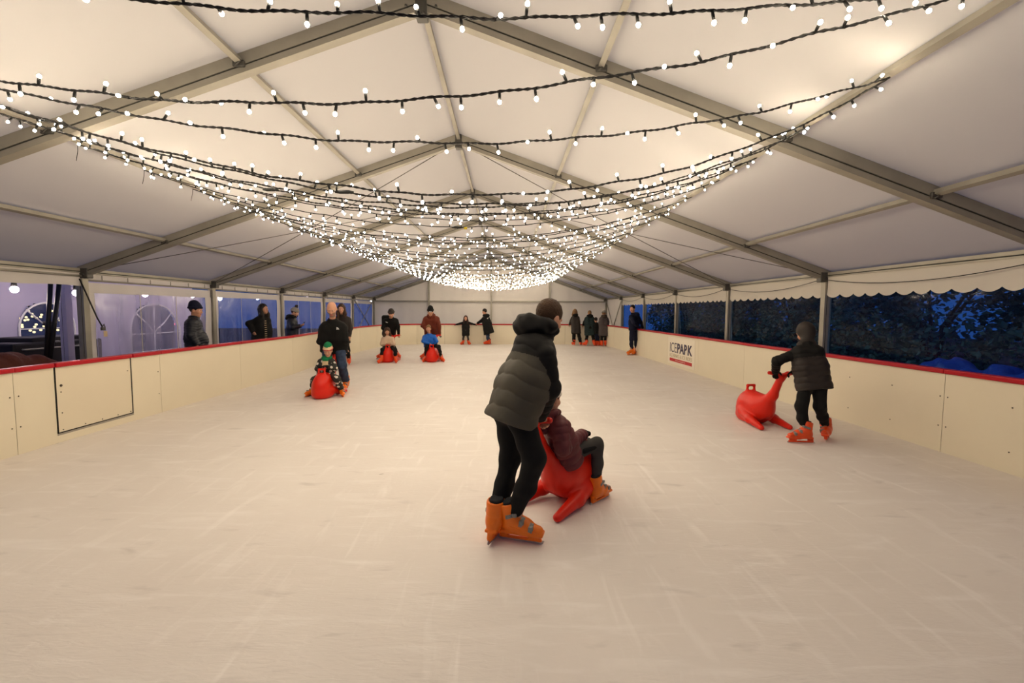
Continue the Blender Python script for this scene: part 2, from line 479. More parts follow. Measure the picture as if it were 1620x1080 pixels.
def beam(mbx, a, b, w, d, up=(0, 0, 1), groove=True, m=0, mg=1):
    """aluminium profile from a to b: width w, depth d, a keder groove along both faces"""
    a = np.asarray(a, float); b = np.asarray(b, float); y = nz(b - a); x = nz(np.cross(y, up)); z = np.cross(x, y)
    R = np.array([x, y, z]); L = np.linalg.norm(b - a); hw, hd = w / 2, d / 2; g = .008; q = -.14 * d
    poly = [(-hw, -hd), (hw, -hd), (hw, q - g), (hw - .012, q - g), (hw - .012, q + g), (hw, q + g), (hw, hd), (-hw, hd), (-hw, q + g), (-hw + .012, q + g), (-hw + .012, q - g), (-hw, q - g)] if groove else [(-hw, -hd), (hw, -hd), (hw, hd), (-hw, hd)]
    mbx.prism(poly, 0, a, R, L, m)
    if groove:
        for s in (-1, 1):
            mbx.box((a + b) / 2 + R.T @ V3(s * (hw - .0115), 0, q), (.001, L / 2, g), R, mg)

TF = 'aluminium tent frames'
for k in range(-1, 8):
    y = FY[k]
    lab = ('aluminium tent frame standing behind the viewer' if k == -1 else 'aluminium tent frame overhead at the start of the rink' if k == 0 else
           '%s pitched aluminium tent frame counted along the rink from the viewer' % ORD[k] if k < 7 else 'last aluminium tent frame, standing against the white end wall')
    t = empty('tent_frame', (CX, y, 0), lab, 'tent frame', TF)
    for s in (-1, 1):
        ex = CX + s * HALF
        b = MB(); beam(b, (ex, y, ZE), (CX + s * .03, y, ZA), .10, .175)
        b.build('rafter', [M['alu'], M['groove']], t, (0, 0, 0)).location = (0, 0, 0)
        b = MB(); beam(b, (ex, y, -.05), (ex, y, ZE + .02), .11, .12, up=(s, 0, 0))
        b.build('post', [M['alu'], M['groove']], t)
        b = MB(); b.box((ex - s * .05, y, ZE - .02), (.10, .062, .085), None, 0, .012)
        b.tube([(ex - s * .09, y - .075, ZE - .04), (ex - s * .09, y + .075, ZE - .04)], .013, 8)
        b.build('eave_bracket', M['alu_dark'], t)
        for rel in (1.7, 3.5, 5.0):
            b = MB(); px = CX + s * rel; pz = roofz(px)
            b.box((px, y, pz - .0), (.055, .075, .03), None, 0, .01)
            for q in (-1, 1):
                b.tube([(px - .035, y + q * .085, pz - .035), (px + .035, y + q * .085, pz + .02)], .010, 6)
            b.build('purlin_clamp', M['alu_dark'], t)
    b = MB()
    b.box((CX, y, ZA - .02), (.055, .066, .12), None, 0, .01)
    for q in (-1, 1):
        b.tube([(CX + q * .14, y - .062, ZA - .05), (CX + q * .14, y + .062, ZA - .05)], .012, 8)
        b.tube([(CX + q * .03, y - .075, ZA - .12), (CX + q * .03, y + .075, ZA - .12)], .012, 8)
    b.build('ridge_joint', M['alu_dark'], t)
    for o in t.children:                        # parts were built in world space
        o.location = (-CX, -y, 0)

def bay_words(k):
    return 'overhead before the first tent frame' if k == 0 else 'between the %s and %s tent frames' % (ORD[k], ORD[k + 1])
for k in range(0, 7):
    for rel, nm in ((0, 'ridge'), (-1.7, 'upper left'), (1.7, 'upper right'), (-3.5, 'middle left'), (3.5, 'middle right'), (-5.0, 'lower left'), (5.0, 'lower right')):
        x = CX + rel; z = roofz(x) + .025
        sn = -SL * np.sign(rel)
        b = MB(); beam(b, (x, FY[k] + .05, z), (x, FY[k + 1] - .05, z), .055, .05, up=(-sn, 0, 1), groove=False)
        o = b.build('purlin', M['alu'], None, (x, FY[k] + BAY / 2, z))
        tag(o, '%s roof purlin %s' % (nm, bay_words(k)), 'purlin', 'roof purlins')
    for s, nm in ((-1, 'left'), (1, 'right')):
        x = CX + s * (HALF + .0); b = MB()
        beam(b, (x, FY[k] + .05, ZE + .02), (x, FY[k + 1] - .05, ZE + .02), .07, .085, groove=True)
        o = b.build('eave_rail', [M['alu'], M['groove']], None, (x, FY[k] + BAY / 2, ZE))
        tag(o, '%s eave rail %s' % (nm, bay_words(k)), 'rail', 'eave rails')

def cable_thing(name, a, b, sag, r, label, cat, group, mtl, n=14):
    a = np.asarray(a, float); b = np.asarray(b, float)
    pts = [lerp(a, b, i / n) - V3(0, 0, sag * 4 * (i / n) * (1 - i / n)) for i in range(n + 1)]
    m_ = MB(); m_.tube(pts, r, 6)
    return tag(m_.build(name, mtl, None, tuple((a + b) / 2)), label, cat, group)
for s, nm in ((-1, 'left'), (1, 'right')):
    for (p, q, w) in (((CX + s * .35, FY[2] + .06, ZA - .19), (CX + s * (HALF - .12), FY[3] - .06, ZE + .04), 'falling to the third tent frame eave'),
                      ((CX + s * .35, FY[3] - .06, ZA - .19), (CX + s * (HALF - .12), FY[2] + .06, ZE + .04), 'falling to the second tent frame eave'),
                      ((CX + s * .35, FY[6] + .06, ZA - .19), (CX + s * (HALF - .12), FY[7] - .06, ZE + .04), 'falling to the last tent frame eave'),
                      ((CX + s * .35, FY[7] - .06, ZA - .19), (CX + s * (HALF - .12), FY[6] + .06, ZE + .04), 'falling to the sixth tent frame eave')):
        cable_thing('bracing_cable', p, q, .03, .007, 'thin steel roof bracing cable on the %s slope %s' % (nm, w), 'cable', 'roof bracing cables', M['cable'])
    # crossed braces in the last wall bay
    x = CX + s * (HALF - .03)
    for (p, q, w) in (((x, FY[6] + .08, 2.2), (x, FY[7] - .6 if s > 0 else FY[7] - .08, 1.0 if s > 0 else .35), 'leaning away'), ((x, FY[7] - .08, 2.2), (x, FY[6] + .6 if s > 0 else FY[6] + .08, 1.0 if s > 0 else .35), 'leaning back')):
        pm = (FY[6] + FY[7]) / 2
        q = (x, pm, .75) if s > 0 else q
        b = MB(); b.tube([p, q], .022, 8)
        tag(b.build('diagonal_brace', M['alu'], None, p), 'diagonal steel brace in the last bay of the %s side, %s' % (nm, w), 'brace', 'wall braces')

# end wall and its steelwork
def drape(x0, x1, ya, amp, seed, zt, z0=0.0, plane='y', at=0.0, nu=160, nv=26):
    rr = random.Random(seed); ph = [rr.uniform(0, 6) for _ in range(6)]
    def fn(u, v):
        s = lerp(x0, x1, u); top = zt(s); z = z0 + (top - z0) * v
        d = amp * (.5 * math.sin(s * 2.3 + ph[0] + z * .5) + .3 * math.sin(s * 5.1 + ph[1] - z * .9) + .25 * math.sin(z * 3.1 + s * .8 + ph[2]) + .15 * math.sin(s * 11 + ph[3]))
        return (s, at + d, z) if plane == 'y' else (at + d, s, z)
    return fn
mb = MB(); mb.grid(drape(XL, XR, 0, .035, 3, lambda x: roofz(x) + .12, plane='y', at=FY[7] + .14), 180, 30)
tag(mb.build('wall_back', M['wall_fabric'], fixn=False), 'white fabric end wall', kind='structure')
gy = FY[7] - .02
for x, w in ((-4.2, 'left'), (CX + .05, 'middle'), (2.5, 'right')):
    b = MB(); beam(b, (x, gy, -.05), (x, gy, roofz(x) - .05), .09, .10, up=(0, 1, 0))
    tag(b.build('gable_post', [M['alu'], M['groove']], None, (x, gy, 0)), '%s upright post of the white end wall' % w, 'post', 'end wall posts')
for x0, x1, w in ((XL + .1, -4.26, 'outer left'), (-4.14, CX - .01, 'inner left'), (CX + .11, 2.44, 'inner right'), (2.56, XR - .1, 'outer right')):
    b = MB(); beam(b, (x0, gy, 2.13), (x1, gy, 2.13), .06, .07, groove=False)
    tag(b.build('wall_rail', M['alu'], None, ((x0 + x1) / 2, gy, 2.13)), '%s horizontal rail across the white end wall' % w, 'rail', 'end wall rails')

# --- right side: scalloped valance, clear sheet, last bay closed with white fabric
for k in range(0, 6):
    y0, y1 = FY[k] + .06, FY[k + 1] - .06
    n = max(1, round((y1 - y0) / .28))
    rr = random.Random(k)
    def val(u, v, y0=y0, y1=y1, n=n, k=k):
        y = lerp(y0, y1, u); sc = abs(math.sin(math.pi * n * u)) ** .8
        bot = 1.945 - .055 * sc
        z = lerp(2.25, bot, v); w = .018 * v * math.sin(y * 6.0 + k) + .010 * math.sin(y * 2.3 + v * 3)
        return (XR - .02 + w, y, z)
    mb = MB(); mb.grid(val, n * 10, 6)
    tag(mb.build('valance', M['valance'], None, (XR, (y0 + y1) / 2, 2.2), fixn=False), 'cream scalloped valance on the right side ' + bay_words(k), 'valance', 'scalloped valances')
    mb = MB(); mb.grid(lambda u, v, y0=y0, y1=y1: (XR + .035 + .012 * math.sin(u * 9 + v * 4), lerp(y0, y1, u), lerp(-.03, 2.22, v)), 30, 10)
    tag(mb.build('window_%d' % (k + 1), M['vinyl_clear'], fixn=False), kind='structure')
    a = V3(XR - .09, y0 + .05, 2.20); b_ = V3(XR - .09, y1 - .05, 2.20)
    if k > 0:
        cable_thing('electric_cable', a, b_, .13, .006, 'thin dark cable drooping over the valance ' + bay_words(k), 'cable', 'drooping cables', M['flex'])
    if k > 0:
        b = MB(); b.tube([(XR + .32, lerp(y0, y1, .08), -.03), (XR + .1, lerp(y0, y1, .02), 2.2)], .008, 6)
        tag(b.build('guy_rope', M['white_knit'], None, (XR + .3, y0, 0)), 'pale guy rope slanting outside the clear sheet ' + bay_words(k), 'rope', 'guy ropes')
mb = MB(); mb.grid(drape(FY[6], FY[7] + .1, 0, .03, 8, lambda y: 2.3, z0=-.03, plane='x', at=XR + .03), 40, 10)
tag(mb.build('wall_right', M['wall_fabric'], fixn=False), kind='structure')

# --- left side: headers, curtains with clear windows
wn = 7
for k in range(0, 7):
    y0, y1 = FY[k] + .06, FY[k + 1] - .06
    if k <= 1:
        mb = MB(); mb.grid(lambda u, v, y0=y0, y1=y1: (XL + .02 + .02 * v * math.sin(u * 21), lerp(y0, y1, u), lerp(2.25, 2.03 + .01 * math.sin(u * 16), v)), 60, 5)
        tag(mb.build('valance', M['valance'], None, (XL, (y0 + y1) / 2, 2.2), fixn=False), 'straight cream valance on the left side ' + bay_words(k), 'valance', 'straight valances')
        continue
    zt = 1.93 if k == 2 else 1.95
    mb = MB()
    mb.grid(lambda u, v: (XL + .0 + .012 * math.sin(u * 30 + v), lerp(y0, y1, u), lerp(zt - .01, 2.10, v)), 60, 4)
    mb.grid(lambda u, v: (XL + .012 * math.sin(u * 14 + 2), lerp(y0, y1, u), lerp(2.12, 2.26, v)), 40, 2)
    for (ya, yb) in ((y0, y0 + .16), (y1 - .22, y1)):
        mb.grid(lambda u, v, ya=ya, yb=yb: (XL + .01 * math.sin(v * 9), lerp(ya, yb, u), lerp(-.03, zt, v)), 4, 12)
    t = empty('side_curtain', (XL, (y0 + y1) / 2, 0), ('cream side curtain with a milky window ' if k == 2 else 'white side curtain with a blue-tinted clear window ') + bay_words(k), 'curtain', 'side curtains')
    h = mb.build('hem', M['valance'], t, fixn=False); h.location = (-XL, -(y0 + y1) / 2, 0)
    w0, w1 = y0 + .15, y1 - .21
    mb = MB(); mb.grid(lambda u, v: (XL + .004 + .012 * math.sin(u * 40) * (1 - v) + .02 * math.sin(u * 9 + v * 3), lerp(w0, w1, u), lerp(-.03, zt, v)), 60, 12)
    h = mb.build('window_sheet', M['vinyl_milky'] if k == 2 else M['vinyl_blue'], t, fixn=False); h.location = (-XL, -(y0 + y1) / 2, 0)
    for q in (.33, .66):
        mb = MB(); yy = lerp(w0, w1, q); mb.box((XL + .03, yy, zt / 2), (.002, .008, zt / 2))
        h = mb.build('welded_seam', M['valance'], t); h.location = (-XL, -(y0 + y1) / 2, 0)
    b = MB(); b.tube([(XL + .05, y0, 2.135), (XL + .05, y1, 2.135)], .017, 8)
    for q in range(6):
        yy = lerp(y0, y1, (q + .5) / 6); b.tube([(XL + .05, yy, 2.135), (XL + .05, yy, 2.23)], .008, 6)
    tag(b.build('curtain_rail', M['alu'], None, (XL, (y0 + y1) / 2, 2.13)), 'metal curtain rail on the left side ' + bay_words(k), 'rail', 'curtain rails')
b = MB(); b.tube([(XL + .05, FY[1], 2.20), (XL + .05, FY[2], 2.20)], .017, 8)
tag(b.build('curtain_rail', M['alu'], None, (XL, 6, 2.2)), 'metal curtain rail above the straight left valance', 'rail', 'curtain rails')

# --- beyond the left side: second tent wall with arched windows, added glowing globes, town lights
OX = -10.3
mb = MB(); arches = [(10.4, .62, 1.2), (13.25, .90, .95), (6.9, .9, 1.0)]
def in_arch(y, z):
    for c, hw, sp in arches:
        if abs(y - c) < hw and z < sp + math.sqrt(max(0, hw * hw - (y - c) ** 2)) * .92: return True
    return False
dy, dz = .046, .05
V = []; F = []; idx = {}
def vid(i, j):
    if (i, j) not in idx:
        y = 3.0 + i * dy; z = -.05 + j * dz
        idx[(i, j)] = len(V); V.append((OX + .04 * math.sin(y * 2.2) + .02 * math.sin(y * 5 + z * 2), y, z))
    return idx[(i, j)]
for i in range(266):
    for j in range(50):
        if not in_arch(3.0 + (i + .5) * dy, -.05 + (j + .5) * dz): F.append((vid(i, j), vid(i + 1, j), vid(i + 1, j + 1), vid(i, j + 1)))
me = mesh_data('wall_left', V, F, M['outer_fabric']); tag(link('wall_left', me), kind='structure')
for n_, (c, hw, sp) in enumerate(arches):
    t = empty('arched_window', (OX, c, 0), ['arched window with white glazing bars behind the leaning dark poles', 'arched window with white glazing bars behind the milky curtain', 'arched window with white glazing bars at the near end of the outer wall'][n_], 'window', 'arched windows')
    pts = [(-hw, 0)] + [(hw * math.cos(a), sp + hw * .92 * math.sin(a)) for a in np.linspace(math.pi, 0, 20)] + [(hw, 0)]
    b = MB(); b._add([(.02, p[0], p[1]) for p in pts], [tuple(range(len(pts)))]); b.build('pane', M['vinyl_blue'], t, fixn=False)
    b = MB()
    b.tube([(.05, p[0], p[1]) for p in pts], .022, 6)
    for z in (sp - .5, sp): b.tube([(.05, -hw, z), (.05, hw, z)], .016, 6)
    b.tube([(.05, 0, 0), (.05, 0, sp)], .016, 6)
    for a in (45, 90, 135):
        b.tube([(.05, 0, sp), (.05, hw * math.cos(math.radians(a)), sp + hw * .92 * math.sin(math.radians(a)))], .016, 6)
    b.build('glazing_bars', M['white'], t)
M['lamp'] = mat('added_globe_glow', (1, .9, .75), .4, emit=((1.0, .80, .80), 200.0))  # globes added for glows at the window tops, strengthened to brighten the outer wall
M['town'] = mat('town_lamp_glow', (1, .8, .4), .4, emit=((1.0, .68, .25), 3.0))
M['hill'] = mat('dark_hillside', (.03, .045, .085), .95, .05, vary=(1.2, .4))
M['lampred'] = mat('red_signal_glow', (1, .1, .1), .4, emit=((1.0, .12, .14), 6.0))
def ball(r, seg=10, rings=6):
    bm = bmesh.new(); bmesh.ops.create_uvsphere(bm, u_segments=seg, v_segments=rings, radius=r)
    me = bpy.data.meshes.new('ball'); bm.to_mesh(me); bm.free()
    me.polygons.foreach_set('use_smooth', np.ones(len(me.polygons), bool)); return me
globe = ball(.06); globe.materials.append(M['lamp'])
capm = MB(); capm.tube([(0, 0, .06), (0, 0, .16)], [.045, .03], 8); capm = capm.build('added_globe_holder', M['socket']); capdata = capm.data; bpy.data.objects.remove(capm)
for i, (x, y, z) in enumerate([(-9.0, 8.55, 1.99), (-9.0, 9.75, 1.97), (-9.0, 11.45, 2.0), (-9.0, 13.1, 2.02), (-9.0, 14.6, 1.98), (-9.0, 16.8, 2.05), (-9.0, 18.4, 2.05), (-9.0, 21.2, 2.1), (-9.0, 23.4, 2.12), (-9.0, 28.0, 2.15), (-9.0, 31.0, 2.2)]):
    t = empty('added_globe', (x, y, z), 'added glowing globe beyond the left side, %s along the walkway' % ['first', 'second', 'third', 'fourth', 'fifth', 'sixth', 'seventh', 'eighth', 'ninth', 'tenth', 'last'][i], 'lamp', 'added glowing globes beyond the left side')
    link('globe', globe, t); link('added_globe_holder', capdata, t)
cable_thing('added_globe_cable', (-9.0, 5, 2.17), (-9.0, 33, 2.33), .03, .008, 'black cable carrying the added glowing globes beyond the left side', 'cable', None, M['flex'], 30)
tm = ball(.075, 8, 5); tm.materials.append(M['town']); tr = ball(.10, 8, 5); tr.materials.append(M['lampred'])
rr = random.Random(4)
mb = MB(); mb.grid(lambda u, v: (lerp(-29.0, -44.0, v), lerp(20, 46, u), -.05 + 5.5 * v * (.75 + .25 * math.sin(u * 9)) + .25 * math.sin(u * 31) * v), 40, 12)
tag(mb.build('hills', M['hill'], fixn=False), 'dark hillside beyond the left tent wall', kind='structure')
for i in range(44):
    z = .12 + 1.7 * rr.random() ** .9; u = rr.random(); v = z / 5.0; X = lerp(-29.0, -44.0, v) + .25; y = lerp(28.4, 32.2, u) * (X / -30)
    o = link('town_lamp', tm, None, (X, y, z))
    tag(o, 'small warm town light glowing far beyond the left tent wall', 'lamp', 'town lights')
for p in ((-14, 19.0, 1.05), (-13.6, 11.2, 1.4)):
    tag(link('signal_lamp', tr, None, p), 'small red light seen through the milky curtain' if p[1] > 15 else 'small red light seen through the near arched window', 'lamp')

# machine parked behind the boards at the near left
t = empty('service_machine', (-9.1, 9.0, 0), 'dark machine with an upright chimney pipe behind the near left boards', 'machine')
b = MB(); b.box((0, 0, .62), (.42, .85, .40), None, 0, .04); b.box((0, .15, 1.05), (.36, .6, .05), None, 0, .02); b.build('casing', M['machine'], t)
b = MB(); b.tube([(.30, -.05, .9), (.30, -.05, 1.32)], [.075, .07], 12); b.tube([(.30, -.05, 1.32), (.30, -.05, 1.40)], [.095, .095], 12); b.build('chimney_pipe', M['machine'], t)
for q in (-.45, .45):
    b = MB(); b.tube([(-.2, q - .06, .2), (-.2, q + .06, .2)], .2, 16); b.build('wheel', M['liner'], t)
b = MB(); b.tube([(.43, -.7, .9), (.5, -.7, .9), (.5, .6, .9), (.43, .6, .9)], .016, 8); b.build('grab_rail', M['alu'], t)
for i, (p, q) in enumerate((((-8.1, 8.14, .75), (-8.1, 8.31, 2.15)), ((-8.05, 8.15, .7), (-8.05, 8.42, 2.15)))):
    b = MB(); b.tube([p, q], .035, 8); tag(b.build('leaning_pole', M['machine'], None, p), 'dark slanting pole beside the chimney machine, %s of the pair' % ('first' if i == 0 else 'second'), 'pole', 'leaning poles')
u = U(); rr = random.Random(2)
for i in range(9): u.add(ell((-7.9 + rr.uniform(-.2, .2), 6.9 + i * .11, .62 + .1 * math.sin(i * .5)), (.25, .22, rr.uniform(.16, .3))), .06)
u.add(rc((-7.9, 6.9, .3), (-7.9, 7.8, .3), .3), .05)
tag(solid('covered_heap', u, .03, M['rustheap']), 'reddish brown covered heap behind the near left boards', 'heap')
# posts and strap at the second frame
b = MB(); beam(b, (-8.2, 8.66, -.05), (-8.2, 8.66, 2.1), .13, .13, up=(1, 0, 0))
tag(b.build('steel_post', [M['outer_fabric'], M['groove']], None, (-8.2, 8.66, 0)), 'pale mauve upright post just before the second tent frame', 'post')
t = empty('ratchet_strap', (XL + .1, 8.0, 1.2), 'dark hanging strap with a small tag by the second tent frame', 'strap')
b = MB(); b.tube([(-.03, -.12, .95), (.02, .12, .28), (.03, .2, .12)], .012, 6); b.build('webbing', M['machine'], t)
b = MB(); b.box((.04, .2, .09), (.02, .035, .03), None, 0, .006); b.tube([(.05, .17, .12), (.06, .2, .17), (.05, .23, .12)], .008, 6); b.build('ratchet', M['alu_dark'], t)
b = MB(); b.box((.06, .22, 0), (.004, .035, .05)); b.build('paper_tag', M['cream_knit'], t)

# ------------------------------------------------------------------ dasher boards
BH = .932
def side_word(i):
    return 'left' if i < 11 else 'back' if i < 18 else 'right'
cnt = {'left': 0, 'back': 0, 'right': 0}
NUM = ['', 'first', 'second', 'third', 'fourth', 'fifth', 'sixth', 'seventh', 'eighth', 'ninth', 'tenth', 'eleventh', 'twelfth', 'thirteenth']
def panel(mb, a, b, z0, z1, th=.05, m=0):
    a = V3(*a, 0); b = V3(*b, 0); y = nz(b - a); x = V3(y[1], -y[0], 0)      # x points into the rink? set below
    mid = (a + b) / 2; L = np.linalg.norm(b - a)
    inward = V3(0, 10, 0) - mid; x = x if x @ inward > 0 else -x
    R = np.array([x, y, V3(0, 0, 1)])
    mb.box(mid - x * th / 2 + V3(0, 0, (z0 + z1) / 2), (th / 2, L / 2, (z1 - z0) / 2), R, m)
    return mid, x, y, L, R
screw_me = MB(); screw_me.tube([(0, 0, 0), (0, 0, .004)], .0075, 8); screw_o = screw_me.build('screw', M['screw']); screw_data = screw_o.data; bpy.data.objects.remove(screw_o)
def add_screw(par, mid0, p, x):
    o = link('screw', screw_data, par); o.rotation_euler = Vector(x).to_track_quat('Z', 'Y').to_euler(); o.location = tuple(np.asarray(p) - mid0 + x * .0005)
gate_i = 3
for i in range(len(RO) - 1):
    a, b_ = np.array(RO[i]), np.array(RO[i + 1]); d = nz(b_ - a); g = .003
    sw = side_word(i); cnt[sw] += 1
    A, B_ = a + d * g, b_ - d * g
    mb = MB()
    where = {'left': 'along the left walkway', 'back': 'across the far end', 'right': 'along the hedge side'}[sw]
    vis = {'left': lambda c: c - 2, 'back': lambda c: c, 'right': lambda c: 14 - c}[sw](cnt[sw])
    if sw == 'right': vis = len(RO) - 2 - i        # count away from the viewer
    words = 'cream dasher board panel %s, %s from the viewer' % (where, NUM[max(1, vis)]) if sw != 'back' else 'cream dasher board panel %s, %s counting from the walkway' % (where, NUM[max(1, vis)])
    if (sw == 'left' and i <= 1): words = 'cream dasher board panel beside the viewer along the left walkway' if i == 1 else 'cream dasher board panel behind the viewer, left walkway'
    if (sw == 'right' and vis <= 1): words = 'cream dasher board panel beside the viewer on the hedge side' if vis == 1 else 'cream dasher board panel behind the viewer, hedge side'
    if i == gate_i:
        words = 'cream dasher board panel framing the black-edged gate'
        ya, yb = 5.575, 6.715
        mid, x, y, L, R = panel(mb, A, (A[0], ya), 0, BH)
        panel(mb, (B_[0], yb), B_, 0, BH); panel(mb, (A[0], ya), (B_[0], yb), 0, .088)
        mid = V3(*((a + b_) / 2), 0)
    else:
        mid, x, y, L, R = panel(mb, A, B_, 0, BH)
    o = mb.build('dasher_board', M['board'], None, tuple(mid)); tag(o, words, 'board', 'dasher boards')
    def local(p): return np.asarray(p) - mid
    segs = [(a, b_)] if i != gate_i else [(a, (a[0], ya - .008)), ((b_[0], yb + .008), b_)]
    for (p, q) in segs:
        c = MB(); p3 = V3(*p, 0); q3 = V3(*q, 0); dd = nz(q3 - p3); xx = x
        c.box((p3 + q3) / 2 - xx * .02 + V3(0, 0, BH + .026), (.052, np.linalg.norm(q3 - p3) / 2 - .001, .027), np.array([xx, dd, V3(0, 0, 1)]), 0, .012)
        h = c.build('cap_rail', M['cap'], o, fixn=False); h.data.transform(Matrix.Translation(tuple(-mid)))
    c = MB(); bz = V3(*b_, BH / 2)
    c.box(bz - x * .035, (.030, .0032, BH / 2 - .002), R); h = c.build('joint_strip', M['joint'], o); h.data.transform(Matrix.Translation(tuple(-mid)))
    if i == gate_i:
        c = MB(); c.box((a[0] - .02, (ya + yb) / 2, .105), (.022, (yb - ya) / 2, .016)); h = c.build('threshold_strip', M['skirt'], o); h.data.transform(Matrix.Translation(tuple(-mid)))
    near = np.hypot(*(mid[:2])) < 9.5
    if near and mid[1] > 1:
        for q in (a, b_):
            s_ = 1 if q is a else -1
            for z in (.66, .31):
                add_screw(o, mid, V3(*(q + d * s_ * .045), z), x)
        if sw == 'right':
            for t_ in (.33, .67):
                for z in (.68, .22): add_screw(o, mid, V3(*(a + d * np.linalg.norm(b_ - a) * t_), z), x)
# gate
ya, yb = 5.575, 6.715; gx = -5.466
t = empty('rink_gate', (gx, (ya + yb) / 2, 0), 'cream rink gate outlined by black gaps in the left boards', 'gate')
gm = V3(gx, (ya + yb) / 2, 0)
b = MB(); b.box((-.0275, 0, (.125 + BH) / 2), (.0275, (yb - ya) / 2 - .016, (BH - .125) / 2)); b.build('gate_panel', M['gate'], t)
b = MB(); b.box((-.02, 0, BH + .026), (.054, (yb - ya) / 2 - .004, .028), None, 0, .012); b.build('cap_rail', M['cap'], t, fixn=False)
for s in (-1, 1):
    b = MB(); b.box((-.022, s * ((yb - ya) / 2 - .008), (.115 + BH) / 2), (.024, .0085, (BH - .115) / 2)); b.build('edge_gap', M['gap'], t)
b = MB(); b.box((-.022, 0, .1205), (.024, (yb - ya) / 2, .006)); b.build('edge_gap', M['gap'], t)
for (yy, z) in ((-.50, .70), (-.5, .62), (-.5, .36), (-.5, .15), (-.2, .15), (.05, .15), (.3, .15), (.52, .15), (.5, .75)):
    o = link('screw', screw_data, t); o.rotation_euler = (0, math.pi / 2, 0); o.location = (.0005, yy, z)
b = MB(); b.tube([(-.002, -.495, .70), (.006, -.495, .70)], .016, 10); b.build('latch', M['screw'], t)

# sign on the hedge-side boards
def text_mesh(body, size, off, width=None):
    cu = bpy.data.curves.new('lettering', 'FONT'); cu.body = body; cu.size = size; cu.offset = off; cu.extrude = .0015; cu.align_x = 'LEFT'
    ob = bpy.data.objects.new('lettering', cu); COL.objects.link(ob)
    dg = bpy.context.evaluated_depsgraph_get(); me = bpy.data.meshes.new_from_object(ob.evaluated_get(dg)); bpy.data.objects.remove(ob)
    co = np.array([v.co for v in me.vertices]); w = co[:, 0].max() - co[:, 0].min(); h = co[:, 1].max() - co[:, 1].min()
    return me, co[:, 0].min(), co[:, 1].min(), w, h
t = empty('advertising_sign', (5.0, 12.83, .48), 'white ice rink advertising sign with dark lettering over a red strip, on the hedge-side boards', 'sign')
ang = math.atan2(5.0 - 5.04, 13.85 - 11.7)
t.rotation_euler = (0, 0, 0)
tdir = nz(V3(5.04 - 5.0, 11.7 - 13.85, 0)); up = V3(0, 0, 1); nrm = np.cross(tdir, up)
R = Matrix([list(tdir), list(up), list(nrm)]).transposed().to_4x4()
xw = 5.0 + (13.85 - 12.83) / (13.85 - 11.7) * .04
t.location = (xw - .004, 12.83, .48); t.rotation_euler = R.to_euler()
M['sign_white'] = mat('sign_white', (.80, .735, .60), .4)
M['sign_dark'] = mat('sign_dark_lettering', (.045, .035, .075), .5)
M['sign_grey'] = mat('sign_pale_lettering', (.42, .33, .17), .5)
M['sign_red'] = mat('sign_red_strip', srgb(186, 36, 42), .5)
b = MB(); b.box((0, 0, 0), (.93, .40, .002)); b.build('backing', M['sign_white'], t)
b = MB(); b.box((0, -.275, .003), (.78, .045, .0015)); b.build('red_strip', M['sign_red'], t)
def put_text(body, size, off, x0, y0, wid, hei, mt, nm):
    me, mx, my, w, h = text_mesh(body, size, off); me.materials.append(mt)
    for v in me.vertices: v.co.x = x0 + (v.co.x - mx) * wid / w; v.co.y = y0 + (v.co.y - my) * hei / h; v.co.z += .004
    link(nm, me, t)
put_text('ICE', .3, -.002, -.78, -.05, .50, .285, M['sign_dark'], 'thin_lettering')
put_text('PARK', .3, .011, -.24, -.05, 1.02, .285, M['sign_dark'], 'bold_lettering')
put_text('ICE RINKS & ICE RIDES', .1, -.001, -.78, -.19, 1.56, .095, M['sign_grey'], 'small_lettering')
put_text('www.icepark.ie', .06, 0, -.35, -.293, .7, .035, M['sign_white'], 'strip_lettering')
# ------------------------------------------------------------------ strings of lights
def uvball(r, seg, rings, sz=1.0):
    bm = bmesh.new(); bmesh.ops.create_uvsphere(bm, u_segments=seg, v_segments=rings, radius=r)
    for v in bm.verts: v.co.z *= sz
    return bm
def bulb_data(r, seg, rings):
    bm = uvball(r, seg, rings, 1.15); me = bpy.data.meshes.new('bulb'); bm.to_mesh(me); bm.free()
    me.materials.append(M['bulb']); me.polygons.foreach_set('use_smooth', np.ones(len(me.polygons), bool)); return me
HL = .040
hb = MB(); hb.tube([(0, 0, 0), (0, 0, HL * .5), (0, 0, HL)], [.0062, .0078, .0070], 8)
o_ = hb.build('bulb_holder', M['socket']); holder_me = o_.data; bpy.data.objects.remove(o_)
BULB = bulb_data(.0098, 10, 7); BULB_S = bulb_data(.0098, 6, 4)
TENS = {20: 'twenty', 30: 'thirty', 40: 'forty', 50: 'fifty', 60: 'sixty', 70: 'seventy'}
TEENS = 'zeroth first second third fourth fifth sixth seventh eighth ninth tenth eleventh twelfth thirteenth fourteenth fifteenth sixteenth seventeenth eighteenth nineteenth'.split()
def ordinal(n):
    if n < 20: return TEENS[n]
    t, u = n // 10 * 10, n % 10
    return (TENS[t][:-1] + 'ieth') if u == 0 else TENS[t] + '-' + TEENS[u]
spans = [((1.9, 2.25), .35), ((2.8, 2.1), .56), ((2.65, 3.25), .58)]
lY, rY = 3.05, 3.25
k = 0; step = .84
while lY < 24.6:
    spans.append(((lY, rY), (.78, .74, .70, .68, .66)[k] if k < 5 else .64 - .10 * (lY - 4) / 20)); k += 1
    if lY > 8: step = 1.04
    if k % 2: rY += step
    else: lY += step
BV = [np.array(v.co[:]) for v in BULB_S.vertices]; BF = [tuple(f.vertices) for f in BULB_S.polygons]
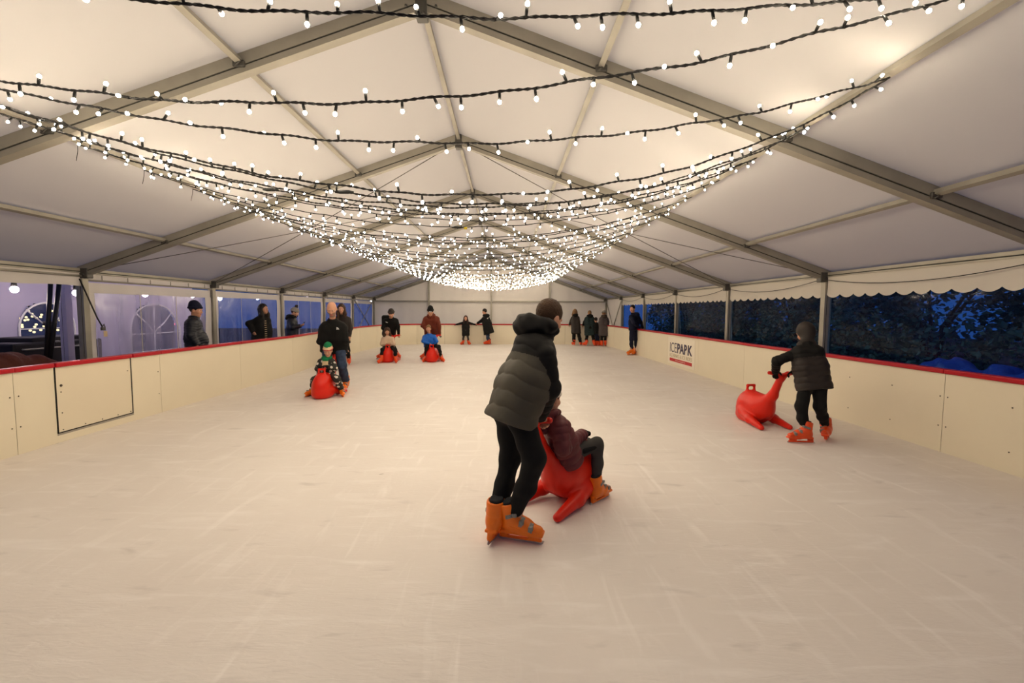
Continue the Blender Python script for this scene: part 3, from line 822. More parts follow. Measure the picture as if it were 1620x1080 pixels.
for si, ((ly, ry), sag) in enumerate(spans):
    rr = random.Random(100 + si)
    sag = sag * (1 + rr.uniform(-.07, .07)) if si > 2 else sag
    zL = roofz(CX - 3.5) - .03; zR = roofz(CX + 3.5) - .03
    A = V3(CX - 3.47, ly, zL); B = V3(CX + 3.47, ry, zR)
    L = np.linalg.norm(B - A); n = 60 if si < 30 else 36
    ph = rr.uniform(0, 6)
    wig = lambda t: V3(0, .006 * math.sin(t * 31 + ph), .004 * math.sin(t * 47 + ph * 2) + .004 * math.sin(t * 120 + ph)) * (1 if 0.02 < t < .98 else 0)
    asym = 0 if si < 3 else max(.1, .75 - .06 * si)
    at = lambda t: lerp(A, B, t) - V3(0, 0, 4 * sag * t * (1 - t) * (1 + asym * (t - .5))) + wig(t)
    pts = [at(i / n) for i in range(n + 1)]
    label = 'hanging string of lit warm-white bulbs, %s from the viewer' % ordinal(si + 1)
    if si < 3: label = ['black cable string of large lit bulbs crossing closest to the viewer', 'second string of lit bulbs, rising steeply to the right roof edge', 'third string of lit bulbs, sagging just above the second ridge joint'][si]
    nb = int(L / (.163 if si < 16 else .185)); near = si < 26
    mbx = MB()
    if si < 8:
        m_ = n * 5
        for s in (0, math.pi):
            hp = []
            for i in range(m_ + 1):
                t = i / m_; c = at(t); a = t * L / .045 * math.pi + s
                hp.append(c + .0040 * V3(0, math.cos(a), math.sin(a)))
            mbx.tube(hp, .0046, 5)
    else:
        mbx.tube(pts, .0056, 5)
    mid = tuple((A + B) / 2)
    dirs = []
    for b in range(nb):
        t = (b + .5 + rr.uniform(-.18, .18)) / nb
        tan = nz(at(min(1, t + .004)) - at(max(0, t - .004)))
        e1 = nz(np.cross(tan, V3(0, 0, 1))); e2 = np.cross(e1, tan)
        a = rr.choice([-1.57, -1.57, -1.4, -1.8, -1.0, -2.2, 1.5, 1.3, 0.3, 2.9, -.3, 1.8]) + rr.uniform(-.25, .25)
        d = nz(e1 * math.cos(a) + e2 * math.sin(a) + tan * rr.uniform(-.35, .35))
        dirs.append((at(t), d))
    if near:
        root = empty('string_light', mid, label, 'string light', 'canopy of string lights')
        c = mbx.build('cable', M['flex'], root, fixn=False); c.data.transform(Matrix.Translation([-x for x in mid]))
        for p, d in dirs:
            q = Vector(d).to_track_quat('Z', 'Y').to_euler()
            h = link('bulb_holder', holder_me, root, tuple(p - np.array(mid))); h.rotation_euler = q
            link('bulb', BULB if si < 10 else BULB_S, h, (0, 0, HL + .010))
        for (idx, t, yel) in ((4, .44, 0), (6, .31, 0), (9, .53, 1)):
            if idx == si:
                m2 = MB(); p = at(t) - np.array(mid); m2.tube([p - V3(.07, 0, 0), p - V3(.03, 0, 0), p + V3(.03, 0, 0), p + V3(.07, 0, 0)], [.007, .015, .015, .007], 8)
                m2.build('plug_connector', M['socket'], root)
                if yel:
                    m2 = MB(); m2.box(p + V3(.10, 0, -.01), (.02, .004, .014)); m2.build('yellow_tag', M['ytag'] if 'ytag' in M else M.setdefault('ytag', mat('yellow_tag', (.5, .38, .01), .5)), root)
        if si % 2 == 0 and si < 14:
            m2 = MB(); p = A - np.array(mid); m2.tube([p, p + V3(-.02, .02, -.06), p + V3(-.05, .03, -.15)], .003, 5); m2.build('cable_tie', M['flex'], root)
    else:
        for p, d in dirs:
            c0 = p + d * .028
            mbx._add([c0 + v for v in BV], BF, 1, True)
        tag(mbx.build('string_light', [M['flex'], M['bulb']], None, mid, fixn=False), label, 'string light', 'canopy of string lights')

# ------------------------------------------------------------------ seal-shaped skating aids
BAR_Y, BAR_Z, BAR_X = -.49, .815, .175
def seal_parts():
    body = U()
    body.add(ell((0, .07, .225), (.182, .335, .235)), .0)
    body.add(ell((0, .19, .20), (.168, .205, .255)), .06)
    body.add(ell((0, .16, .08), (.180, .25, .10)), .05)
    body.disp(lambda P: .007 / (1 + np.exp((P[:, 2] - .20) * 160)) / (1 + np.exp(-(P[:, 1] - .02) * 40)))
    tail = U(); tail.add(rc((0, -.10, .26), (0, -.31, .47), .135, .062), 0); tail.add(rc((0, -.31, .47), (0, -.46, .745), .060, .044), .05)
    bar = U()
    for s in (-1, 1):
        bar.add(rc((0, -.462, .745), (s * .075, -.485, .80), .040, .030), .04)
        bar.add(rc((s * .075, -.485, .80), (s * .195, BAR_Y, .818), .029, .024), .02)
    grip = U()
    for s in (-1, 1):
        grip.add(rc((s * .062, .20, .40), (s * .052, .19, .525), .020, .017), .0)
    grip.add(rc((-.052, .19, .535), (.052, .19, .535), .018), .02)
    fl = []
    for s in (-1, 1):
        u = U(); u.add(rc((s * .132, .14, .16), (s * .185, -.10, .085), .085, .062), 0); u.add(rc((s * .185, -.10, .085), (s * .210, -.40, .035), .060, .036), .04)
        fl.append(u)
    allp = [body, tail, bar, grip] + fl
    F = U(); F.add(body, 0); F.add(tail, .11); F.add(bar, .04); F.add(grip, .03); F.add(fl[0], .035); F.add(fl[1], .035)
    F.pts = sum([p.pts for p in allp], [])
    F.sub(ell((0, -.30, -.02), (.10, .30, .15)), .04)
    F.cut((0, 0, .004), (0, 0, -1), .008)
    return F, allp
def split_surface(F, parts, h, names):
    V, Q = surface(F, h)
    C = centers(V, Q)
    D = np.stack([p(C) for p in parts], 1); lab = D.argmin(1)
    n = np.zeros_like(V); fn = np.cross(V[Q[:, 2]] - V[Q[:, 0]], V[Q[:, 3]] - V[Q[:, 1]])
    for j in range(4): np.add.at(n, Q[:, j], fn)
    n /= np.linalg.norm(n, axis=1)[:, None] + 1e-12
    out = []
    for i, nm in enumerate(names):
        q = Q[lab == i]
        if not len(q): continue
        used = np.unique(q); mp = np.full(len(V), -1); mp[used] = np.arange(len(used))
        me = mesh_data(nm, V[used], mp[q].tolist(), M['red'])
        me.normals_split_custom_set_from_vertices([tuple(v) for v in n[used]])
        out.append((nm, me))
    return out
_F, _P = seal_parts()
SEAL = split_surface(_F, _P, .0085, ['body', 'tail_neck', 'handlebar', 'grip_loop', 'flipper', 'flipper'])
SLEDS = {}
def sled(key, x, y, head, label):
    hx, hy = nz(head); ang = math.atan2(-hx, hy)
    t = empty('seal_skating_aid', (x, y, 0), label, 'skating aid', 'red seal skating aids')
    t.rotation_euler = (0, 0, ang)
    for nm, me in SEAL: link(nm, me, t)
    SLEDS[key] = (V3(x, y, 0), V3(hx, hy, 0), V3(hy, -hx, 0))
def sled_pt(key, lx, ly, lz):
    c, h, r = SLEDS[key]; return c + r * lx + h * ly + V3(0, 0, lz)
sled('boy', .55, 3.88, (.70, .71), 'red seal-shaped skating aid under the child in the maroon jacket')
sled('rightboy', 3.75, 6.58, (-.08, 1), 'empty red seal-shaped skating aid pushed by the hooded child near the hedge side')
sled('bald', -3.40, 8.68, (-.03, -1), 'red seal-shaped skating aid carrying the child in the striped hat')
sled('backpack', -3.66, 14.5, (-.03, -1), 'red seal-shaped skating aid carrying the girl in the cream jacket')
sled('rust', -2.31, 14.62, (.0, -1), 'red seal-shaped skating aid carrying the boy in the blue jacket')

# ------------------------------------------------------------------ rental ice skates (toe along +y, blade edge on z = 0)
def skate_set(mirror, shellmat, h=.005):
    sx = -1 if mirror else 1
    S = lambda p: V3(p[0] * sx, p[1], p[2])
    u = U()
    u.add(rc(S((0, -.035, .155)), S((0, -.045, .260)), .058, .063), 0)
    u.add(rc(S((0, -.060, .118)), S((0, .06, .115)), .047, .047), .04)
    u.add(rc(S((0, .06, .112)), S((.008, .155, .100)), .046, .040), .03)
    u.add(rc(S((0, -.02, .16)), S((0, .06, .125)), .05, .045), .05)
    u.add(rbox(S((.003, .045, .083)), (.041, .150, .011), None, .008), .012)              # sole
    u.add(rbox(S((0, -.085, .055)), (.020, .030, .026), None, .008), .010)                # blade holder posts and rail
    u.add(rbox(S((0, .125, .055)), (.018, .042, .026), None, .008), .010)
    u.add(rbox(S((0, .03, .032)), (.012, .150, .010), None, .006), .006)
    u.disp(lambda P: .004 * (1 / (1 + np.exp(-(P[:, 2] - .205 - .25 * P[:, 1]) * 500))))      # cuff overlaps the lower shell
    u.disp(lambda P: -.004 * np.exp(-((P[:, 2] - .13 + .22 * (P[:, 1] - .05)) / .004) ** 2) * (P[:, 1] > -.02))
    u.cut(S((0, -.045, .288)), (0, -.28, 1), .006)
    u.sub(rc((0, -.045, .280), (0, -.045, .32), .050, .054), .004)
    V, F = surface(u, h); shell = mesh_data('ice_skate', V, F.tolist(), shellmat)
    li = U(); li.add(rc((0, -.045, .23), (0, -.047, .30), .046, .046), 0); li.cut((0, -.045, .303), (0, -.3, 1), .004)
    V, F = surface(li, .007); liner = mesh_data('liner', V, F.tolist(), M['liner'])
    b = MB(); poly = [(-.135, .034), (-.142, .016), (-.120, .002), (.15, .000), (.188, .010), (.198, .032)]
    Rm = np.array([[0, 1, 0], [-1, 0, 0], [0, 0, 1]], float)
    b.prism([(p[0], p[1]) for p in poly], 0, (.002, 0, 0), Rm, .004)
    bo = b.build('blade', M['blade']); blade = bo.data; bpy.data.objects.remove(bo)
    bk = []
    for (y, z, ry, w) in ((.022, .240, .0, .034), (.048, .180, .5, .034), (.110, .148, 1.0, .028)):
        Rk = np.array([[1, 0, 0], [0, math.cos(-ry), math.sin(-ry)], [0, -math.sin(-ry), math.cos(-ry)]])
        c = MB()
        if z > .2: arc = [S((.066 * math.sin(a), -.040 + .066 * math.cos(a), z - .02 * a)) for a in np.linspace(.15, 1.75, 8)]
        elif z > .16: arc = [S((.056 * math.cos(a), y - .012 + .020 * math.sin(a), z - .052 + .058 * math.sin(a))) for a in np.linspace(.25, 1.5, 8)]
        else: arc = [S((.003 + .052 * math.cos(a), y + .006 * math.sin(a), .108 + .046 * math.sin(a))) for a in np.linspace(.1, 1.45, 8)]
        w_ = V3(0, 0, .008) if z > .2 else V3(0, .008, -.003)
        for q in (-1, 0, 1): c.tube([p + w_ * q for p in arc], .0062, 6)
        m_ = arc[3]; c.box(m_ + S((.004, .002, 0)), (.014, .016, .014), None, 0, .005)
        co = c.build('buckle', M['buckle']); bk.append(co.data); bpy.data.objects.remove(co)
    return shell, liner, blade, bk
SK = {(m_, c): skate_set(m_, M[c], .0048) for m_ in (False, True) for c in ('orange',)}
for m_ in (False, True):
    s0, l0, b0, k0 = SK[(m_, 'orange')]
    s1 = s0.copy(); s1.materials.clear(); s1.materials.append(M['orange_red']); SK[(m_, 'orange_red')] = (s1, l0, b0, k0)
def skate(parent, root, ankle, toe, shank, left, s, colr='orange', detail=True):
    R = frame(toe, shank)                                    # rows right, forward, up
    loc = np.asarray(ankle) - R[2] * .15 * s
    shell, liner, blade, bk = SK[(left, colr)]
    o = link('ice_skate', shell, parent)
    M4 = Matrix([list(R[0]), list(R[1]), list(R[2])]).transposed().to_4x4()
    o.matrix_local = Matrix.Translation(tuple(loc - root)) @ M4 @ Matrix.Scale(s, 4)
    link('liner', liner, o); link('blade', blade, o)
    if detail:
        for b in bk: link('buckle', b, o)
    return o
JOINTS = {
    'boy': {'head': (0.33, 3.4, 1.583), 'neck': (0.239, 3.31, 1.441), 'shR': (0.283, 3.12, 1.349), 'shL': (0.196, 3.52, 1.349), 'elR': (0.314, 3.14, 1.108), 'wrR': (0.307, 3.34, 0.878), 'elL': (0.268, 3.66, 1.065), 'wrL': (0.19, 3.62, 0.814), 'hipR': (0.102, 3.12, 0.951), 'hipL': (0.025, 3.33, 0.914), 'knR': (0.206, 3.05, 0.634), 'knL': (0.05, 3.38, 0.544), 'anR': (0.086, 3.152, 0.15), 'anL': (-0.051, 3.207, 0.15)},
    'maroon': {'head': (0.38, 3.74, 0.909), 'neck': (0.395, 3.72, 0.764), 'shR': (0.447, 3.62, 0.71), 'shL': (0.405, 3.86, 0.687), 'elR': (0.469, 3.58, 0.55), 'wrR': (0.652, 3.82, 0.521), 'elL': (0.606, 3.98, 0.474), 'wrL': (0.669, 3.92, 0.503), 'hipR': (0.534, 3.74, 0.442), 'hipL': (0.534, 3.9, 0.407), 'knR': (0.802, 3.86, 0.498), 'knL': (0.77, 4.16, 0.408), 'anR': (0.818, 3.84, 0.117), 'anL': (0.736, 4.034, 0.117)},
    'rightboy': {'head': (3.919, 5.86, 1.367), 'neck': (3.889, 5.78, 1.224), 'shL': (3.775, 5.8, 1.132), 'shR': (3.991, 5.72, 1.156), 'elL': (3.561, 5.86, 1.002), 'wrL': (3.637, 6.02, 0.873), 'elR': (4.136, 5.95, 0.934), 'wrR': (3.947, 6.1, 0.854), 'hipL': (3.859, 5.7, 0.744), 'hipR': (4.002, 5.66, 0.751), 'knL': (3.755, 5.62, 0.459), 'knR': (3.99, 5.62, 0.451), 'anL': (3.765, 5.577, 0.135), 'anR': (4.176, 5.746, 0.135)},
    'bald': {'head': (-3.328, 8.85, 1.653), 'neck': (-3.37, 8.98, 1.431), 'shL': (-3.566, 9, 1.305), 'shR': (-3.17, 9, 1.319), 'elL': (-3.622, 9, 1.019), 'wrL': (-3.594, 8.95, 0.849), 'elR': (-3.14, 9.02, 1.044), 'wrR': (-3.176, 8.92, 0.89), 'hipL': (-3.546, 9.15, 0.907), 'hipR': (-3.294, 9.15, 0.908), 'knL': (-3.51, 9, 0.518), 'knR': (-3.211, 9, 0.544), 'anL': (-3.601, 9.074, 0.156), 'anR': (-3.249, 9.293, 0.156)},
    'kid': {'head': (-3.37, 8.72, 0.857), 'neck': (-3.42, 8.78, 0.705), 'shL': (-3.542, 8.78, 0.668), 'shR': (-3.312, 8.78, 0.669), 'elL': (-3.566, 8.68, 0.522), 'wrL': (-3.388, 8.5, 0.462), 'elR': (-3.224, 8.68, 0.523), 'wrR': (-3.282, 8.5, 0.462), 'hipL': (-3.512, 8.75, 0.403), 'hipR': (-3.355, 8.75, 0.403), 'knL': (-3.535, 8.45, 0.339), 'knR': (-3.132, 8.5, 0.356), 'anL': (-3.658, 8.669, 0.105), 'anR': (-3.107, 8.673, 0.105)},
    'behind': {'head': (-4.746, 13.35, 1.674), 'neck': (-4.768, 13.45, 1.471), 'shL': (-4.973, 13.45, 1.378), 'shR': (-4.567, 13.45, 1.379), 'elL': (-5.016, 13.45, 1.099), 'wrL': (-4.947, 13.35, 0.863), 'elR': (-4.517, 13.45, 1.101), 'wrR': (-4.525, 13.35, 0.865), 'hipL': (-4.892, 13.5, 0.818), 'hipR': (-4.688, 13.5, 0.818), 'knL': (-4.846, 13.4, 0.452), 'knR': (-4.606, 13.4, 0.452), 'anL': (-4.756, 13.278, 0.147), 'anR': (-4.641, 13.587, 0.147)},
    'backpack': {'head': (-3.649, 14.75, 1.521), 'neck': (-3.708, 14.9, 1.356), 'shL': (-3.907, 14.95, 1.292), 'shR': (-3.536, 14.95, 1.314), 'elL': (-3.959, 14.9, 1.046), 'wrL': (-3.887, 14.85, 0.842), 'elR': (-3.477, 14.95, 1.087), 'wrR': (-3.539, 14.85, 0.864), 'hipL': (-3.949, 15.25, 0.884), 'hipR': (-3.76, 15.25, 0.885), 'knL': (-3.937, 15.1, 0.472), 'knR': (-3.708, 15.1, 0.473), 'anL': (-4.118, 15.28, 0.15), 'anR': (-3.615, 15.392, 0.15)},
    'cream': {'head': (-3.711, 14.45, 0.964), 'neck': (-3.717, 14.5, 0.801), 'shL': (-3.858, 14.5, 0.74), 'shR': (-3.557, 14.5, 0.741), 'elL': (-3.873, 14.4, 0.567), 'wrL': (-3.684, 14.2, 0.483), 'elR': (-3.496, 14.4, 0.568), 'wrR': (-3.586, 14.2, 0.484), 'hipL': (-3.782, 14.5, 0.459), 'hipR': (-3.601, 14.5, 0.459), 'knL': (-3.803, 14.2, 0.404), 'knR': (-3.41, 14.2, 0.405), 'anL': (-3.819, 14.094, 0.117), 'anR': (-3.393, 14.188, 0.117)},
    'rust': {'head': (-2.421, 14.95, 1.587), 'neck': (-2.426, 15.1, 1.42), 'shL': (-2.623, 15.15, 1.376), 'shR': (-2.226, 15.15, 1.378), 'elL': (-2.71, 15.1, 1.126), 'wrL': (-2.675, 14.95, 0.883), 'elR': (-2.157, 15.1, 1.128), 'wrR': (-2.262, 14.95, 0.884), 'hipL': (-2.564, 15.4, 0.903), 'hipR': (-2.372, 15.4, 0.904), 'knL': (-2.563, 15.25, 0.486), 'knR': (-2.331, 15.25, 0.487), 'anL': (-2.684, 15.315, 0.153), 'anR': (-2.29, 15.527, 0.153)},
    'blue': {'head': (-2.43, 14.6, 1.043), 'neck': (-2.419, 14.65, 0.858), 'shL': (-2.572, 14.65, 0.797), 'shR': (-2.258, 14.65, 0.798), 'elL': (-2.587, 14.5, 0.654), 'wrL': (-2.431, 14.35, 0.595), 'elR': (-2.165, 14.5, 0.655), 'wrR': (-2.273, 14.35, 0.595), 'hipL': (-2.493, 14.65, 0.511), 'hipR': (-2.32, 14.65, 0.512), 'knL': (-2.444, 14.3, 0.479), 'knR': (-2.074, 14.35, 0.496), 'anL': (-2.517, 14.469, 0.114), 'anR': (-1.996, 14.481, 0.114)},
    'armsout': {'head': (-1.84, 21.65, 1.266), 'neck': (-1.845, 21.7, 1.1), 'shL': (-1.989, 21.7, 1.055), 'shR': (-1.698, 21.7, 1.056), 'elL': (-2.157, 21.72, 0.993), 'wrL': (-2.312, 21.85, 0.959), 'elR': (-1.555, 21.72, 0.996), 'wrR': (-1.428, 21.85, 0.962), 'hipL': (-1.924, 21.7, 0.664), 'hipR': (-1.765, 21.7, 0.664), 'knL': (-1.942, 21.65, 0.395), 'knR': (-1.746, 21.65, 0.396), 'anL': (-1.991, 21.688, 0.12), 'anR': (-1.706, 21.7, 0.12)},
    'longcoat': {'head': (-0.944, 21.5, 1.57), 'neck': (-0.901, 21.55, 1.376), 'shL': (-0.984, 21.4, 1.274), 'shR': (-0.787, 21.7, 1.27), 'elL': (-1.123, 21.5, 1.123), 'wrL': (-1.286, 21.75, 1.026), 'elR': (-0.761, 21.8, 1.027), 'wrR': (-0.914, 21.85, 0.903), 'hipL': (-0.823, 21.45, 0.828), 'hipR': (-0.738, 21.6, 0.823), 'knL': (-0.807, 21.45, 0.47), 'knR': (-0.766, 21.55, 0.465), 'anL': (-0.815, 21.657, 0.15), 'anR': (-0.76, 21.819, 0.15)},
    'group1': {'head': (3.363, 21.75, 1.573), 'neck': (3.365, 21.65, 1.393), 'shL': (3.223, 21.6, 1.318), 'shR': (3.493, 21.6, 1.319), 'elL': (3.157, 21.65, 1.151), 'wrL': (3.134, 21.9, 0.978), 'elR': (3.549, 21.65, 1.138), 'wrR': (3.501, 21.9, 0.979), 'hipL': (3.281, 21.45, 0.843), 'hipR': (3.461, 21.45, 0.844), 'knL': (3.294, 21.5, 0.452), 'knR': (3.527, 21.45, 0.455), 'anL': (3.287, 21.508, 0.147), 'anR': (3.62, 21.521, 0.147)},
    'group2': {'head': (4.061, 21.7, 1.501), 'neck': (4.05, 21.6, 1.351), 'shL': (3.877, 21.55, 1.276), 'shR': (4.192, 21.55, 1.278), 'elL': (3.798, 21.6, 1.11), 'wrL': (3.783, 21.85, 0.952), 'elR': (4.251, 21.6, 1.082), 'wrR': (4.195, 21.85, 0.953), 'hipL': (3.932, 21.4, 0.803), 'hipR': (4.111, 21.4, 0.804), 'knL': (3.893, 21.4, 0.429), 'knR': (4.177, 21.4, 0.43), 'anL': (3.794, 21.144, 0.15), 'anR': (4.197, 21.16, 0.15)},
    'groupchild': {'head': (4.299, 21.4, 1.207), 'neck': (4.321, 21.35, 1.059), 'shL': (4.218, 21.35, 0.999), 'shR': (4.442, 21.35, 1), 'elL': (4.216, 21.4, 0.819), 'wrL': (4.283, 21.5, 0.665), 'elR': (4.485, 21.4, 0.82), 'wrR': (4.464, 21.5, 0.666), 'hipL': (4.289, 21.3, 0.645), 'hipR': (4.408, 21.3, 0.645), 'knL': (4.308, 21.3, 0.377), 'knR': (4.412, 21.3, 0.377), 'anL': (4.318, 21.317, 0.117), 'anR': (4.438, 21.321, 0.117)},
    'group3': {'head': (4.627, 21.15, 1.507), 'neck': (4.619, 21.1, 1.361), 'shL': (4.463, 21.05, 1.273), 'shR': (4.742, 21.05, 1.274), 'elL': (4.418, 21.1, 1.096), 'wrL': (4.507, 21.3, 0.943), 'elR': (4.815, 21.1, 1.127), 'wrR': (4.837, 21.25, 0.975), 'hipL': (4.519, 21, 0.821), 'hipR': (4.681, 21, 0.822), 'knL': (4.511, 21, 0.455), 'knR': (4.673, 21, 0.455), 'anL': (4.517, 21.06, 0.147), 'anR': (4.696, 21.067, 0.147)},
    'navy': {'head': (4.728, 16.8, 1.716), 'neck': (4.82, 16.9, 1.517), 'shL': (4.662, 16.75, 1.448), 'shR': (5.005, 17, 1.446), 'elL': (4.713, 16.5, 1.199), 'wrL': (4.985, 16.7, 1.031), 'elR': (5.148, 17.1, 1.207), 'wrR': (5.213, 17.1, 0.993), 'hipL': (4.732, 16.8, 1.026), 'hipR': (4.931, 17, 1.019), 'knL': (4.69, 16.7, 0.61), 'knR': (4.912, 16.9, 0.598), 'anL': (4.725, 16.819, 0.154), 'anR': (4.975, 17.069, 0.154)},
    'man': {'head': (-6.154, 9.2, 1.616), 'neck': (-6.198, 9.2, 1.465), 'shL': (-6.116, 9, 1.382), 'shR': (-6.337, 9.42, 1.37), 'elL': (-6.105, 8.95, 1.138), 'wrL': (-6.037, 9, 0.949), 'elR': (-6.369, 9.45, 1.109), 'wrR': (-6.24, 9.4, 0.931), 'hipL': (-6.157, 9.1, 0.853), 'hipR': (-6.267, 9.3, 0.836), 'knL': (-6.149, 9.1, 0.462), 'knR': (-6.259, 9.3, 0.436), 'anL': (-6.18, 9.1, 0.154), 'anR': (-6.18, 9.3, 0.154)},
    'woman': {'head': (-6.334, 12.1, 1.646), 'neck': (-6.373, 12.1, 1.48), 'shL': (-6.412, 11.95, 1.367), 'shR': (-6.322, 12.25, 1.361), 'elL': (-6.587, 11.85, 1.271), 'wrL': (-6.454, 11.8, 1.062), 'elR': (-6.347, 12.35, 1.138), 'wrR': (-6.293, 12.2, 0.942), 'hipL': (-6.422, 12, 0.886), 'hipR': (-6.395, 12.2, 0.874), 'knL': (-6.418, 12, 0.504), 'knR': (-6.408, 12.2, 0.485), 'anL': (-6.42, 12, 0.153), 'anR': (-6.35, 12.2, 0.153)},
    'phone': {'head': (-6.342, 13.9, 1.545), 'neck': (-6.412, 13.9, 1.402), 'shL': (-6.402, 13.75, 1.309), 'shR': (-6.465, 14.05, 1.302), 'elL': (-6.305, 13.65, 1.105), 'wrL': (-6.12, 13.72, 1.16), 'elR': (-6.417, 14.1, 1.088), 'wrR': (-6.192, 13.9, 1.135), 'hipL': (-6.419, 13.8, 0.871), 'hipR': (-6.455, 14, 0.859), 'knL': (-6.411, 13.8, 0.488), 'knR': (-6.446, 14, 0.472), 'anL': (-6.5, 13.8, 0.147), 'anR': (-6.45, 14, 0.147)},
}
# ------------------------------------------------------------------ people
def head_fields(c, R, s):
    """skull, face and ears in head space: R rows are right, forward, up"""
    p = lambda x, y, z: c + R.T @ (V3(x, y, z) * s)
    e = lambda q, r: ell(p(*q), V3(*r) * s, R)
    u = U()
    u.add(e((0, -.012, .035), (.074, .094, .090)), 0)
    u.add(e((0, .022, -.040), (.056, .066, .076)), .05 * s)
    u.add(e((0, .052, -.085), (.030, .032, .026)), .03 * s)
    u.add(rc(p(0, .082, .018), p(0, .106, -.024), .008 * s, .0135 * s), .016 * s)
    for q in (-1, 1):
        u.add(e((q * .013, .094, -.030), (.008, .010, .007)), .006 * s)
        u.add(e((q * .030, .072, .030), (.022, .014, .009)), .02 * s)
        u.sub(e((q * .031, .092, .010), (.017, .014, .010)), .014 * s)
        u.add(e((q * .042, .060, -.022), (.022, .022, .020)), .025 * s)
        u.add(e((q * .077, -.008, -.004), (.010, .021, .031)), .008 * s)
    u.add(e((0, .083, -.053), (.023, .012, .006)), .006 * s)
    u.add(e((0, .082, -.063), (.020, .011, .007)), .005 * s)
    u.p = p; u.e = e; u.R = R; u.c = c; u.s = s
    return u

def hand_fields(w, d, back, thumb, s, curl):
    """palm, four fingers and a thumb: d along the hand, back = back-of-hand normal, thumb = +1/-1 side"""
    y = nz(d); x = nz(np.cross(y, back)); z = np.cross(x, y); R = np.array([x, y, z])
    p = lambda a, b, c: np.asarray(w) + R.T @ (V3(a, b, c) * s)
    u = U(); u.add(ell(p(0, .045, 0), V3(.042, .056, .017) * s, R), 0)
    fs = []
    for i, (fx, ln) in enumerate(((.031, .070), (.0105, .080), (-.0105, .075), (-.031, .058))):
        fx *= thumb; a = 0.0; q = V3(fx, .088, 0.0); f = U(); r = .0092
        for j, sg in enumerate((.45, .32, .25)):
            a += curl * (1.0 + .25 * j) * (1 + .07 * i)
            n = q + V3(fx * .12 * (j == 0), math.cos(a), -math.sin(a)) * ln * sg * 1.05
            f.add(rc(p(*q), p(*n), r * s, (r - .0012) * s), .004 * s); q = n; r -= .001
        u.add(f, .006 * s); u.pts += []
    q = V3(thumb * .030, .020, -.004)
    for (v, l, r) in ((V3(thumb * .75, .62, -.25 - curl * .2), .042, .0115), (V3(thumb * .40, .80, -.40 - curl * .35), .033, .0095)):
        n = q + nz(v) * l; u.add(rc(p(*q), p(*n), r * s, (r - .001) * s), .008 * s); q = n
    return u

def wrinkle(amp, f1, ph):
    def fn(P):
        return amp * (np.sin(P[:, 2] * f1 + 3 * np.sin(P[:, 0] * 9 + ph) + ph) * np.sin(P[:, 0] * f1 * .6 + P[:, 1] * f1 * .5 + ph * 2 + 2 * np.sin(P[:, 2] * 7)))
    return fn

def puff(t, pitch, amp):
    return amp * (np.abs(np.sin(np.pi * t / pitch)) ** .55 - .6)

